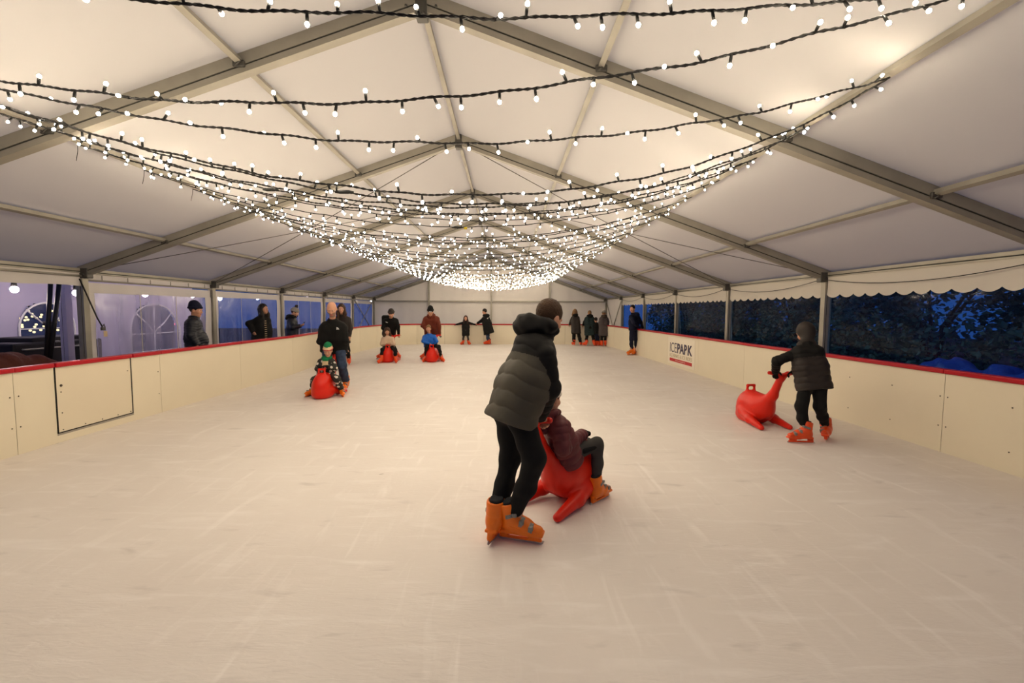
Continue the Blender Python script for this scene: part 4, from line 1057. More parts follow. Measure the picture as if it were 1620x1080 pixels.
def person(key, label, c, group=None):
    J = {k: np.array(v) for k, v in JOINTS[key].items()}
    s = c['s']; h = c.get('h', .0075); hs = c.get('hs', 1.1 * (.45 + .55 * s))
    for k, v in c.get('move', {}).items(): J[k] = J[k] + V3(*v)
    if 'grip' in c:
        for side, lx in (('L', -BAR_X), ('R', BAR_X)):
            if c.get('flip'): lx = -lx
            cc, hh, rr_ = SLEDS[c['grip']]
            J['wr' + side] = sled_pt(c['grip'], lx * .86, BAR_Y, BAR_Z) - hh * .070 * s + V3(0, 0, .040 * s)
    if 'ride' in c:
        for side, lx in (('L', -1), ('R', 1)):
            if c.get('flip'): lx = -lx
            cc, hh, rr_ = SLEDS[c['ride']]
            J['wr' + side] = sled_pt(c['ride'], lx * .085, .115, .575)
    pel = (J['hipL'] + J['hipR']) / 2; neck = J['neck']; axis = nz(neck - pel)
    root_p = V3(pel[0], pel[1], 0); lateral = nz(J['hipR'] - J['hipL'])
    if c.get('flip'): lateral = -lateral
    fwd = nz(np.cross(V3(0, 0, 1), lateral))
    if 'fwd' in c: fwd = nz(V3(*c['fwd']))
    root = empty('person', tuple(root_p), label, 'person', group)
    L = lambda p: np.asarray(p, float) - root_p
    J = {k: L(v) for k, v in J.items()}
    pel, neck = L(pel), L(neck)
    # ---- body: one continuous skin
    face = nz(V3(*c['face'])); Rh = frame(face, c.get('up', (0, 0, 1)))
    hd = head_fields(J['head'], Rh, hs)
    B = U()
    B.add(hd, 0); B.pts.append((J['head'], .13 * hs))
    hb_ = hd.p(0, -.02, -.06)
    B.add(rc(hb_, neck, .050 * hs, .054 * s), .025)
    B.add(rc(neck - axis * .05 * s, pel, .055 * s, .085 * s), .05)
    hands = {}
    for S_ in ('L', 'R'):
        sh, el, wr, hp, kn, an = (J[q + S_] for q in ('sh', 'el', 'wr', 'hip', 'kn', 'an'))
        B.add(rc(neck - axis * .04, sh, .05 * s, .042 * s), .03)
        B.add(rc(sh, el, .040 * s, .033 * s), .02); B.add(rc(el, wr, .033 * s, .025 * s), .015)
        B.add(rc(pel, hp, .075 * s, .07 * s), .04); B.add(rc(hp, kn, .062 * s, .045 * s), .03); B.add(rc(kn, an, .043 * s, .032 * s), .02)
        toe = nz(V3(*c.get('toe' + S_, tuple(fwd)))); B.add(rc(an, an + toe * .12 * s - V3(0, 0, .03) * s, .032 * s, .024 * s), .02)
        anat_left = (S_ == 'L') != bool(c.get('flip'))
        dd, bk, cu = c.get('hand' + S_, (None, None, c.get('curl', .45)))
        dd = nz(el * 0 + (wr - el)) if dd is None else nz(V3(*dd))
        if bk is None:
            bk = nz(np.cross(dd, np.cross(V3(0, 0, 1) + fwd * .3, dd)))
        else: bk = nz(V3(*bk))
        th = 1 if anat_left else -1
        hf = hand_fields(wr, dd, bk, th, s, cu); hands[S_] = (wr, dd, hf)
        if not c.get('gloves'):
            B.add(hf, .012); 
    def bodymat(C):
        q = (C - J['head']) @ Rh.T / hs
        m = np.zeros(len(C), int)
        m[(np.abs(q[:, 2] + .058) < .0085) & (np.abs(q[:, 0]) < .024) & (q[:, 1] > .07)] = 1
        if c.get('beard'):
            m[(m == 0) & (q[:, 2] < -.034 + .03 * np.abs(q[:, 0]) * 10) & (q[:, 1] > -.0) & (q[:, 2] > -.14)] = 2
            m[(q[:, 2] > -.078) & (q[:, 2] < -.048) & (np.abs(q[:, 0]) < .024) & (q[:, 1] > .07)] = 1
        return m
    solid('body', B, min(h, c.get('hb', h)), [M['skin'], M['lip'], M['stubble']], root, matfn=bodymat)
    for q in (-1, 1):
        bm = uvball(.0105 * hs, 10, 8); me = bpy.data.meshes.new('eye'); bm.to_mesh(me); bm.free(); me.materials.append(M['eye_white']); me.materials.append(M['eye'])
        cy = np.array([f.center[:] for f in me.polygons]); me.polygons.foreach_set('material_index', (cy[:, 1] > .0068 * hs).astype(np.int32)); me.polygons.foreach_set('use_smooth', np.ones(len(me.polygons), bool))
        o = link('eye', me, root); o.matrix_local = Matrix.Translation(tuple(hd.p(q * .031, .0745, .010))) @ Matrix([list(Rh[0]), list(Rh[1]), list(Rh[2])]).transposed().to_4x4()
    # ---- trousers
    lm = M[c['legs']]; T = U(); lr = c.get('legr', (.098, .078, .062, .058)); ex = c.get('cuff', .24)
    T.add(rc(J['hipL'], J['hipR'], .105 * s, .105 * s), 0); T.add(ell(pel + axis * .05 * s, V3(.15, .12, .13) * s, frame(np.cross(axis, lateral), axis) if False else None), .05)
    for S_ in ('L', 'R'):
        hp, kn, an = (J[q + S_] for q in ('hip', 'kn', 'an'))
        T.add(rc(hp, kn, lr[0] * s, lr[1] * s), .05); en = lerp(an, kn, ex) - (0 if c.get('feet') else 1) * nz(V3(*c.get('toe' + S_, tuple(fwd)))) * .030 * s
        T.add(rc(kn, lerp(kn, an, .45), lr[1] * .95 * s, lr[2] * 1.08 * s), .04); T.add(rc(lerp(kn, an, .45), en, lr[2] * 1.08 * s, lr[3] * s), .03)
    T.disp(wrinkle(c.get('wr', .004) * s, 34 / s, len(key)))
    solid('trousers', T, h, lm, root)
    # ---- upper garment
    J_ = c['top']; tm = [M[m] for m in (J_['mat'] if isinstance(J_['mat'], tuple) else (J_['mat'],))]
    rT, rW, rH = J_.get('r', (.118, .125, .135)); hem = J_.get('hem', .12); fl = J_.get('spread', 1.0)
    dn = nz((J['knL'] + J['knR']) / 2 - pel) if hem > .3 else -axis
    dn = nz(dn * J_.get('follow', .6) + V3(0, 0, -1) * (1 - J_.get('follow', .6))) if hem > .3 else dn
    if 'hemdir' in J_: dn = nz(V3(*J_['hemdir']))
    torso = U(); hpos = pel + dn * hem * s
    for S_ in ('L', 'R'):
        sh, hp = J['sh' + S_], J['hip' + S_]
        top = lerp(neck, sh, .60) - axis * .075 * s
        mid = lerp(top, hp + axis * .08 * s, .62); he = hpos + (hp - pel) * fl
        torso.add(rc(top, mid, rT * s, rW * s), J_.get('kt', .06) * s); torso.add(rc(mid, he, rW * s, rH * s), J_.get('kt', .06) * s)
        torso.add(rc(neck - axis * .02 * s, sh - axis * .030 * s, .058 * s, .054 * s), .05 * s)
    torso.add(rc(neck - axis * .10 * s, hpos, rT * .80 * s, rH * .9 * s), J_.get('kt', .06) * s)
    if J_.get('yokefill'):
        torso.add(ell(neck - axis * .045 * s - fwd * .035 * s, V3(.165, .115, .095) * s, np.array([lateral, nz(np.cross(axis, lateral)), axis])), .08 * s)
    if 'belly' in J_:
        torso.add(ell(lerp(neck, pel, .72) + fwd * J_['belly'] * s, V3(.17, .17, .2) * s), .1 * s)
    hn = dn if hem > .3 else -axis
    if 'hemcut' in J_: hn = nz(V3(*J_['hemcut']))
    torso.cut(hpos, hn, .02 * s)
    if J_.get('quilt'):
        pt, am = J_['quilt']
        t0 = lambda P: (P - pel) @ axis + .012 * np.sin(P @ lateral * 14 + 1) + .008 * np.sin(P @ lateral * 31)
        torso.disp(lambda P: puff(t0(P), pt * s, am * s))
    sr = J_.get('sleeve', (.068, .060, .050)); slv = U()
    for S_ in ('L', 'R'):
        sh, el, wr = J['sh' + S_], J['el' + S_], J['wr' + S_]
        we = lerp(wr, el, .06); a1 = np.linalg.norm(el - sh)
        arm = U(); arm.add(rc(sh - axis * .02 * s, el, sr[0] * s, sr[1] * s), 0); arm.add(rc(el, we, sr[1] * s, sr[2] * s), .03 * s)
        if J_.get('quilt'):
            pt, am = J_['quilt']; d1 = nz(el - sh); d2 = nz(we - el)
            def tt(P, sh=sh, el=el, d1=d1, d2=d2, a1=a1, we=we):
                u1 = (P - sh) @ d1; u2 = (P - el) @ d2
                D1 = rc(sh, el, .05)(P); D2 = rc(el, we, .05)(P)
                return np.where(D1 < D2, u1, a1 + u2)
            arm.disp(lambda P, tt=tt: puff(tt(P), pt * .85 * s, am * .8 * s))
        arm.cut(we + nz(we - el) * .03 * s, we - el, .01 * s)
        slv.add(arm, .01)
    G = U(); G.add(torso, 0); G.add(slv, J_.get('join', .03) * s)
    if J_.get('collar', 1):
        for a_ in range(8):
            an_ = 2 * math.pi * a_ / 8; ctr = neck + axis * .012 * s
            e1 = lateral; e2 = nz(np.cross(lateral, axis)); b0 = ctr + (e1 * math.cos(an_) + e2 * math.sin(an_)) * .062 * s; a2 = 2 * math.pi * (a_ + 1) / 8
            b1 = ctr + (e1 * math.cos(a2) + e2 * math.sin(a2)) * .062 * s
            G.add(rc(b0, b1, .026 * s), .03 * s)
    if J_.get('stand'):
        for a_ in range(10):
            q0, q1 = 2 * math.pi * a_ / 10, 2 * math.pi * (a_ + 1) / 10; e2 = nz(np.cross(lateral, axis)); ud = nz(hd.p(0, -.02, -.05) - neck)
            for up_, ra in ((.03, .082), (.08, .080), (.125, .078)):
                G.add(rc(neck + ud * up_ * s + (lateral * math.cos(q0) + e2 * math.sin(q0)) * ra * s, neck + ud * up_ * s + (lateral * math.cos(q1) + e2 * math.sin(q1)) * ra * s, .026 * s), .02 * s)
    G.disp(wrinkle(J_.get('wr', .004) * s, 30 / s, len(key) * 1.7))
    yoke = J_.get('yoke')
    def topmat(C):
        if len(tm) == 1: return np.zeros(len(C), int)
        m = (slv(C) < torso(C) + .004).astype(int)
        if yoke: m[((C - pel) @ axis) > yoke * s] = 1
        return m
    G.pts = torso.pts + slv.pts
    G.pts += [(neck, .12 * s)]
    jk = solid(J_.get('name', 'jacket'), G, h, tm, root, matfn=topmat)
    # ---- hood lying on the shoulders, or worn
    if J_.get('hood') in ('down', 'fur'):
        H = U(); rad = J_.get('hoodr', .052) * s; e2 = nz(np.cross(axis, lateral)); e2 = e2 if e2 @ fwd > 0 else -e2
        ctr = neck + axis * J_.get('hoodz', .035) * s
        angs = np.radians([-60, -20, 25, 70, 110, 155, 200, 240]); prev = None
        for a_ in angs:
            bk_ = max(0, math.sin(a_)); q = ctr + lateral * math.cos(a_) * .092 * s - e2 * math.sin(a_) * .088 * s - axis * .025 * s * bk_
            if prev is not None: H.add(rc(prev[0], q, prev[1], rad * (.75 + .5 * bk_)), .03 * s)
            prev = (q, rad * (.75 + .5 * bk_))
        hb0, hb1, hb2 = J_.get('hoodlump', (.135, -.055, (.105, .070, .085)))
        H.add(ell(ctr - e2 * hb0 * s + axis * hb1 * s, V3(*hb2) * s, np.array([lateral, e2, axis])), .05 * s)
        if J_['hood'] == 'fur':
            H.disp(lambda P: .007 * np.sin(P[:, 0] * 160) * np.sin(P[:, 1] * 150 + 1) * np.sin(P[:, 2] * 170))
        else:
            H.disp(lambda P: .005 * s * np.sin(((P - ctr) @ lateral) * 40 + ((P - ctr) @ axis) * 55 + 2 * np.sin(((P - ctr) @ e2) * 30)))
        H.sub(rc(hd.p(0, 0, .0), hd.p(0, 0, .1), .098 * hs), .02)
        solid('hood', H, h, M[J_.get('hoodmat', J_['mat'] if isinstance(J_['mat'], str) else J_['mat'][1])], root)
    elif J_.get('hood') == 'up':
        H = U(); H.add(hd.e((0, -.022, .028), (.094, .110, .114)), 0); H.add(rc(hd.p(0, -.03, -.03), neck, .074 * hs, .08 * s), .03)
        H.add(rc(neck - lateral * .07 * s, neck + lateral * .07 * s, .055 * s), .04)
        H.sub(hd.e((0, .11, -.018), (.062, .085, .078)), .02)
        solid('hood', H, h, M[J_.get('hoodmat', J_['mat'] if isinstance(J_['mat'], str) else J_['mat'][0])], root)
    # ---- hair and hats
    hr = c.get('hair')
    if hr:
        kind, hm = hr; H = U()
        if kind == 'short':
            H.add(hd.e((0, -.016, .043), (.083, .102, .098)), 0)
            H.disp(lambda P: .003 * np.sin(P[:, 0] * 170) * np.sin(P[:, 1] * 150) * np.sin(P[:, 2] * 130))
            H.sub(hd.e((0, .085, -.045), (.085, .085, .110)), .012); H.cut(hd.p(0, -.02, -.040), -Rh[2] + Rh[1] * .55, .012)
            for q in (-1, 1): H.sub(hd.e((q * .085, .0, -.012), (.022, .022, .034)), .006)
        elif kind == 'long':
            ln = c.get('hairlen', .34)
            H.add(hd.e((0, -.020, .042), (.088, .106, .100)), 0)
            for q in (-1, 1):
                H.add(rc(hd.p(q * .066, -.015, .03), hd.p(q * .092, .01, -.13), .040 * hs, .046 * hs), .03)
                H.add(rc(hd.p(q * .092, .01, -.13), hd.p(q * .085, .035, -ln), .046 * hs, .022 * hs), .03)
            H.add(rc(hd.p(0, -.075, .0), hd.p(0, -.085, -ln + .02), .075 * hs, .05 * hs), .05)
            H.disp(lambda P: .004 * np.sin(P @ Rh[0] * 130 + 2 * np.sin(P @ Rh[2] * 22)) )
            H.sub(hd.e((0, .112, -.03), (.060, .085, .105)), .02)
        solid('hair', H, min(h, .008), M[hm], root)
    ht = c.get('hat')
    if ht:
        kind, hm = ht[:2]; H = U()
        H.add(hd.e((0, -.018, .052), (.091, .110, .104)), 0)
        if kind == 'beanie': H.add(hd.e((0, -.045, .12), (.065, .072, .062)), .05)
        H.cut(hd.p(0, 0, .030), -Rh[2] + Rh[1] * .12, .006)
        prev = None
        for a_ in np.linspace(0, 2 * math.pi, 15):
            q = hd.p(.086 * math.cos(a_), -.018 + .105 * math.sin(a_), .048 + .012 * math.sin(a_))
            if prev is not None: H.add(rc(prev, q, .016 * hs), .01)
            prev = q
        H.disp(lambda P: .0015 * np.sin(P @ Rh[0] * 300))
        mats = [M[m] for m in (hm if isinstance(hm, tuple) else (hm,))]
        def hatmat(C):
            if len(mats) == 1: return np.zeros(len(C), int)
            z = (C - J['head']) @ Rh[2] / hs
            return np.digitize(z, [.068, .112])       # pink, cream, green from the brim up
        ho = solid('woolly_hat', H, min(h, .007), mats, root, matfn=hatmat)
        if kind == 'bobble':
            Q = U(); Q.add(ell(hd.p(0, -.03, .185), V3(.042, .042, .042) * hs), 0); Q.disp(lambda P: .006 * np.sin(P[:, 0] * 210) * np.sin(P[:, 1] * 200) * np.sin(P[:, 2] * 190))
            solid('bobble', Q, .006, M[ht[2] if len(ht) > 2 else hm], ho)
    if c.get('gloves'):
        for S_ in ('L', 'R'):
            wr, dd, hf = hands[S_]; Gl = U(); Gl.add(hf, 0); Gl.add(rc(wr - dd * .03 * s, wr + dd * .03 * s, .034 * s, .036 * s), .02); Gl.disp(lambda P: .0025 + 0 * P[:, 0])
            solid('glove', Gl, min(h, .007), M[c['gloves']], root)
    # ---- footwear
    for S_ in ('L', 'R'):
        kn, an = J['kn' + S_], J['an' + S_]; toe = nz(V3(*c.get('toe' + S_, tuple(fwd))))
        shank = nz(nz(kn - an) * c.get('shankmix', .7) + V3(0, 0, 1) * (1 - c.get('shankmix', .7)))
        if 'ankup' + S_ in c: shank = nz(V3(*c['ankup' + S_]))
        anat_left = (S_ == 'L') != bool(c.get('flip'))
        if c.get('feet') == 'shoes':
            Sx = U(); Sx.add(rc(an - V3(0, 0, .05) * s, an - V3(0, 0, .105) * s, .048 * s, .045 * s), 0); f0 = V3(an[0], an[1], .042 * s)
            Sx.add(rc(f0 - toe * .05 * s, f0 + toe * .17 * s, .044 * s, .038 * s), .03); Sx.cut((0, 0, .001), (0, 0, -1), .004)
            solid('boot', Sx, .011, M['black'], root)
        else:
            skate(root, V3(0, 0, 0), an, toe, shank, anat_left, c.get('sks', s), c.get('skcol', 'orange'), c.get('skdetail', True))
    return root, J, dict(head=hd, axis=axis, lat=lateral, fwd=fwd, neck=neck, pel=pel, root=root_p, torso=torso, jacket=G)

def patch(name, root, field, around, out, upv, pts, m, lift=.003):
    """small printed mark laid on a garment: outline points (x, z) dropped onto the surface along -out"""
    out = nz(out); x = nz(np.cross(upv, out)); z = np.cross(out, x)
    P = np.array([around + x * p[0] + z * p[1] + out * .12 for p in pts])
    for _ in range(40): P = P - out * (np.clip(field(P), -.02, .02) * .8)[:, None]
    P += out * lift
    n = len(P); ctr = P.mean(0)
    V = list(P) + [ctr]; F = [(i, (i + 1) % n, n) for i in range(n)]
    return link(name, mesh_data(name, V, F, M[m], smooth=False), root)

AXD = V3(.70, .71, 0)
# 1 the teenager in front
person('boy', 'teenager in a black and dark grey puffer jacket bending over a red seal', dict(
    s=1.0, h=.0058, hb=.0044, grip='boy', face=(.64, .62, -.46), fwd=(.70, .71, 0), legs='black', legr=(.100, .080, .064, .060), cuff=.20, wr=.004,
    top=dict(mat=('greyshell', 'blackshell'), r=(.128, .142, .152), hem=.09, quilt=(.112, .011), sleeve=(.082, .074, .058), join=.012, hood='down', hoodmat='blackshell', hoodr=.060, hoodz=.095, hoodlump=(.115, -.035, (.118, .090, .088)), yokefill=1, kt=.11, stand=1, yoke=.40, wr=.003, name='puffer_jacket'),
    hair=('short', 'hair_brown'), toeR=(.95, -.30, 0), toeL=(.34, .94, -.12), handR=((.55, .6, -.55), (.45, .45, .8), .75), handL=((.55, .6, -.55), (.45, .45, .8), .75), sks=1.04))
# 2 the child riding in front of him
r_m, J_m, I_m = person('maroon', 'child in a maroon puffer jacket riding the red seal the teenager pushes', dict(
    s=.78, h=.0062, ride='boy', face=(.7, .7, -.1), fwd=(.70, .71, 0), legs='leggings', legr=(.092, .072, .058, .052), cuff=.22,
    top=dict(mat='maroon', r=(.135, .145, .150), hem=.07, quilt=(.085, .014), sleeve=(.090, .082, .064), join=.012, hood='down', hoodr=.05, name='puffer_jacket'),
    hat=('plain', 'white_knit'), hair=('short', 'hair_brown'), toeR=(.72, .70, 0), toeL=(.6, .8, .0), sks=.86, skcol='orange', gloves='black'))
kn_, hp_ = J_m['knR'], J_m['hipR']; od = nz(np.cross(kn_ - hp_, V3(0, 0, 1)))
pn = U(); pn.add(rc(lerp(hp_, kn_, .42) + od * .048 + V3(0, 0, .004), lerp(hp_, kn_, .86) + od * .044, .026, .020), 0)
solid('thigh_panel', pn, .006, M['black'], r_m)
# 3 the child at the hedge side
person('rightboy', 'hooded child in a brown-black padded jacket, pushing an empty red seal near the hedge side', dict(
    s=.9, h=.0075, grip='rightboy', face=(-.2, .85, -.5), fwd=(-.35, .94, 0), legs='black', legr=(.092, .078, .062, .056), cuff=.24,
    top=dict(mat=('brownblack', 'blackshell'), r=(.128, .138, .150), hem=.10, quilt=(.082, .009), sleeve=(.074, .066, .052), hood='up', hoodmat='brownblack', yoke=.36, name='padded_jacket'),
    toeL=(-1, .1, 0), toeR=(-.55, -.65, .1), gloves='black', sks=1.0, skcol='orange_red', hair=('short', 'hair_dark')))
# 4 bald man
r_, J_b, I_b = person('bald', 'bald bearded man in a black fleece and blue jeans', dict(
    s=1.04, h=.0085, flip=1, grip='bald', face=(.12, -.86, -.48), fwd=(.15, -1, 0), legs='jeans', legr=(.100, .084, .076, .074), cuff=.18, beard=1,
    top=dict(mat='black', r=(.132, .138, .140), hem=.10, sleeve=(.072, .064, .054), wr=.005, name='fleece_jacket'),
    toeL=(-.3, -1, 0), toeR=(.1, -1, 0), curl=.7))
fr = V3(.18, -1, .1)
for q, (w0, w1) in enumerate(((.0, .014), (.022, .032), (.040, .048))):
    pts = [(.0 + w1 * math.cos(a), w1 * math.sin(a)) for a in np.linspace(0, math.pi / 2, 7)] + [(w0 * math.cos(a), w0 * math.sin(a)) for a in np.linspace(math.pi / 2, 0, 7)] if w0 else [(w1 * math.cos(a), w1 * math.sin(a)) for a in np.linspace(0, math.pi / 2, 7)] + [(0, 0)]
    patch('chest_logo', r_, I_b['jacket'], lerp(J_b['shR'], I_b['neck'], .42) - I_b['axis'] * .13, fr, V3(0, 0, 1), [(p[0] - .02, p[1]) for p in pts], 'white')
# 5 the striped-hat child
r_, J_k, I_k = person('kid', 'small child in a striped hat and scarf and a white-spotted black suit', dict(
    s=.70, h=.0075, flip=1, ride='bald', face=(.15, -.9, -.35), fwd=(.08, -1, 0), legs='dots', legr=(.10, .088, .078, .07), cuff=.15,
    top=dict(mat='dots', r=(.118, .130, .138), hem=.06, sleeve=(.072, .068, .058), hood='down', hoodmat='cream', hoodr=.04, name='spotted_suit'),
    hat=('beanie', ('pink_knit', 'cream_knit', 'green_knit')), hair=('short', 'hair_brown'), toeL=(-.35, -.9, 0), toeR=(.35, -.9, 0), gloves='black', sks=.82))
sc_ = U(); nk = I_k['neck']; f_ = I_k['fwd']; la = I_k['lat']
for i in range(10):
    a0, a1 = 2 * math.pi * i / 10, 2 * math.pi * (i + 1) / 10
    sc_.add(rc(nk + (la * math.cos(a0) + f_ * math.sin(a0)) * .066 + V3(0, 0, .012), nk + (la * math.cos(a1) + f_ * math.sin(a1)) * .066 + V3(0, 0, .012), .034), .02)
drop = nk + f_ * .135 + V3(0, 0, -.16)
for w_ in (-.03, 0, .03):
    sc_.add(rc(nk + f_ * .085 + la * w_ + V3(0, 0, -.01), drop + la * w_, .026, .024), .02)
solid('scarf', sc_, .007, [M['pink_knit'], M['cream_knit'], M['green_knit']], r_, matfn=lambda C: np.digitize(C[:, 2] - nk[2], [-.13, -.035]))
# 6 hidden skater
person('behind', 'skater in dark brown mostly hidden behind the bald man', dict(
    s=.98, h=.011, flip=1, face=(.2, -1, -.2), fwd=(.2, -1, 0), legs='black', legr=(.085, .070, .056, .052), top=dict(mat='brownblack', hem=.16), hair=('long', 'hair_long'), toeL=(-.3, -1, 0), toeR=(.35, -1, 0), skcol='orange_red', skdetail=False))
# 7, 8
r_, J_p, I_p = person('backpack', 'skater with a black backpack and knit hat, pushing the cream-jacketed girl', dict(
    s=1.0, h=.011, flip=1, grip='backpack', face=(.12, -.85, -.5), fwd=(0, -1, 0), legs='black', top=dict(mat='black', r=(.122, .13, .135), hem=.12, collar=1), hat=('plain', 'brownblack'), hair=('short', 'hair_brown'),
    toeL=(-.5, -.85, 0), toeR=(.5, -.85, 0), skcol='orange_red', curl=.7, skdetail=False))
b = U(); bc = lerp(I_p['neck'], I_p['pel'], .33) - I_p['fwd'] * .20 + I_p['lat'] * .13 + V3(0, 0, .03)
b.add(rbox(bc, (.19, .10, .24), None, .07), 0); b.add(rbox(bc - I_p['fwd'] * .09 - V3(0, 0, .08), (.13, .05, .12), None, .04), .02)
solid('backpack', b, .014, M['black'], r_)
patch('chest_logo', r_, I_p['jacket'], lerp(J_p['shL'], I_p['neck'], .55) - I_p['axis'] * .12, V3(0, -1, .1), V3(0, 0, 1), [(-.03, .012), (.03, -.006), (.03, -.024), (-.03, -.006)], 'white')
person('cream', 'long-haired girl in a cream fleece jacket riding a red seal', dict(
    s=.78, h=.010, flip=1, ride='backpack', face=(.25, -.9, -.4), fwd=(0, -1, 0), legs='black', legr=(.088, .074, .062, .056), top=dict(mat='cream', r=(.125, .130, .135), hem=.10, sleeve=(.080, .072, .058)), hair=('long', 'hair_long'), hairlen=.30,
    toeL=(-.35, -.9, 0), toeR=(.35, -.9, 0), sks=.9, skcol='orange_red', skdetail=False))
# 9, 10
r_, J_r, I_r = person('rust', 'adult in a rust-red hooded jacket and black hat with white patch', dict(
    s=1.02, h=.011, flip=1, grip='rust', face=(.1, -.85, -.5), fwd=(0, -1, 0), legs='jeans', top=dict(mat='rust', r=(.126, .135, .14), hem=.14, hood='down', hoodr=.055), hat=('beanie', 'black'), hair=('short', 'hair_brown'),
    toeL=(-.5, -.85, 0), toeR=(.5, -.85, 0), skcol='orange_red', curl=.7, gloves='navy', skdetail=False))
hd = I_r['head']; fr = hd.R[1] * .9 + hd.R[2] * .3
hf_ = ell(hd.p(0, -.018, .052), V3(.104, .124, .108) * hd.s, hd.R)
patch('hat_patch', r_, hf_, hd.p(0, .1, .058), fr, hd.R[2], [(-.04, -.016), (.04, -.016), (.04, .018), (-.04, .018)], 'white', .004)
person('blue', 'boy in a bright blue jacket riding a red seal', dict(
    s=.76, h=.010, flip=1, ride='rust', face=(.05, -1, -.1), fwd=(0, -1, 0), legs='black', legr=(.088, .074, .062, .056), top=dict(mat='blue', r=(.130, .136, .140), hem=.08, sleeve=(.088, .078, .060)), hair=('short', 'hair_sandy'),
    toeL=(-.25, -1, 0), toeR=(.45, -.9, 0), sks=.9, skcol='orange_red', skdetail=False))
# 11, 12 at the back boards
person('armsout', 'girl with auburn hair in a long black coat, arms spread along the back boards', dict(
    s=.8, h=.011, flip=1, face=(.05, -1, 0), fwd=(0, -1, 0), legs='leggings', legr=(.070, .058, .050, .046), top=dict(mat='blackshell', r=(.115, .125, .140), hem=.30, sleeve=(.072, .062, .05), name='long_coat', spread=.9), hair=('long', 'hair_red'), hairlen=.26,
    toeL=(-.45, -.9, 0), toeR=(.45, -.9, 0), sks=.9, skcol='orange_red', gloves='maroon', skdetail=False))
r_, J_w, I_w = person('longcoat', 'woman in a loose long black coat with hood, reaching for the back boards', dict(
    s=1.0, h=.011, face=(-.9, .35, -.15), fwd=(-1, .25, 0), legs='jeans', legr=(.075, .062, .052, .048), top=dict(mat='black', r=(.125, .165, .215), hem=.30, sleeve=(.08, .07, .056), hood='down', hoodmat='black', hoodr=.06, name='long_coat', hemdir=(.20, 0, -1), hemcut=(.30, 0, -1)), hair=('short', 'hair_dark'),
    toeL=(-1, .1, 0), toeR=(-1, 0, 0), skcol='orange_red', skdetail=False))
patch('hood_patch', r_, I_w['jacket'], I_w['neck'] + V3(.10, -.05, -.09), V3(.25, -1, .2), V3(0, 0, 1), [(-.06, -.05), (-.01, -.07), (.07, .03), (.05, .06), (.0, -.01)], 'white', .02)
# 13 - 16 group leaning on the far boards
person('group1', 'person in a dark brown parka leaning on the far boards, left of the group', dict(
    s=.98, h=.011, face=(0, 1, -.1), fwd=(0, 1, 0), legs='black', legr=(.088, .08, .076, .074), cuff=.12, top=dict(mat='brownblack', r=(.122, .13, .145), hem=.30, hood='fur', hoodmat='fur', name='parka'), hair=('long', 'hair_sandy'), hairlen=.2, toeL=(-.3, 1, 0), toeR=(.4, 1, 0), skcol='orange_red', skdetail=False))
person('group2', 'person in a dark teal quilted coat, legs apart at the far boards', dict(
    s=1.0, h=.011, face=(0, 1, -.35), fwd=(0, 1, 0), legs='black', legr=(.080, .068, .056, .052), top=dict(mat=('teal', 'blackshell'), r=(.145, .155, .165), hem=.32, quilt=(.10, .008), hood='fur', hoodmat='fur', hoodr=.07, name='quilted_coat'), hair=('short', 'hair_sandy'), toeL=(-.5, 1, 0), toeR=(.5, 1, 0), skcol='orange_red', skdetail=False))
person('groupchild', 'child in black between the two long quilted coats at the far boards', dict(
    s=.78, h=.011, face=(.1, 1, 0), fwd=(0, 1, 0), legs='navy', legr=(.080, .070, .062, .058), top=dict(mat='black', hem=.12), hair=('short', 'hair_dark'), toeL=(-.2, 1, 0), toeR=(.3, 1, 0), sks=.9, skcol='orange_red', skdetail=False))
person('group3', 'person in a long grey-mauve coat with fur hood in the far corner', dict(
    s=.98, h=.011, face=(.2, 1, -.3), fwd=(.1, 1, 0), legs='black', legr=(.080, .068, .056, .052), top=dict(mat='mauve', r=(.140, .150, .165), hem=.34, quilt=(.10, .008), hood='fur', hoodmat='fur_brown', hoodr=.062, name='quilted_coat'), hair=('short', 'hair_sandy'), hat=('plain', 'grey_knit'), toeL=(-.2, 1, 0), toeR=(.3, 1, 0), skcol='orange_red', skdetail=False))
# 17 young man against the hedge-side boards
person('navy', 'young man in navy leaning back against the hedge-side boards near the sign', dict(
    s=1.03, h=.010, flip=1, face=(-.6, -.75, -.1), fwd=(-.75, -.6, 0), legs='navy', legr=(.092, .078, .062, .056), top=dict(mat='navy', r=(.118, .122, .125), hem=.10, hood='down', hoodr=.04), hair=('short', 'hair_dark'), toeL=(-.85, -.5, 0), toeR=(-.6, -.8, 0), sks=1.06))
# 18 - 20 spectators behind the boards
person('man', 'man in a dark knit hat and navy padded jacket, watching from behind the left boards', dict(
    s=1.03, h=.009, feet='shoes', face=(.97, .1, -.12), fwd=(1, .1, 0), legs='black', top=dict(mat='navyshell', r=(.135, .145, .155), hem=.16, belly=.07, quilt=(.055, .008), sleeve=(.085, .076, .058), name='padded_jacket'), hat=('beanie', 'navy'), hair=('short', 'hair_dark')))
r_, J_w, I_w = person('woman', 'woman in a wide black coat, hand on hip behind the left boards', dict(
    s=1.02, h=.010, feet='shoes', face=(.95, -.25, .12), fwd=(.9, -.35, 0), legs='black', top=dict(mat='black', r=(.135, .17, .215), hem=.32, sleeve=(.088, .080, .060), name='wide_coat', belly=.03), hair=('long', 'hair_dark'), hairlen=.36, handL=((.35, .3, -.9), (-.2, -.9, 0), .3)))
for i in range(9):
    z = 1.34 - i * .055
    patch('pale_fastening', r_, I_w['jacket'], V3(I_w['neck'][0] + .06, I_w['neck'][1], z), V3(.55, -.83, 0), V3(0, 0, 1), [(-.028, -.006), (.028, -.006), (.028, .006), (-.028, .006)], 'cream_knit', .004)
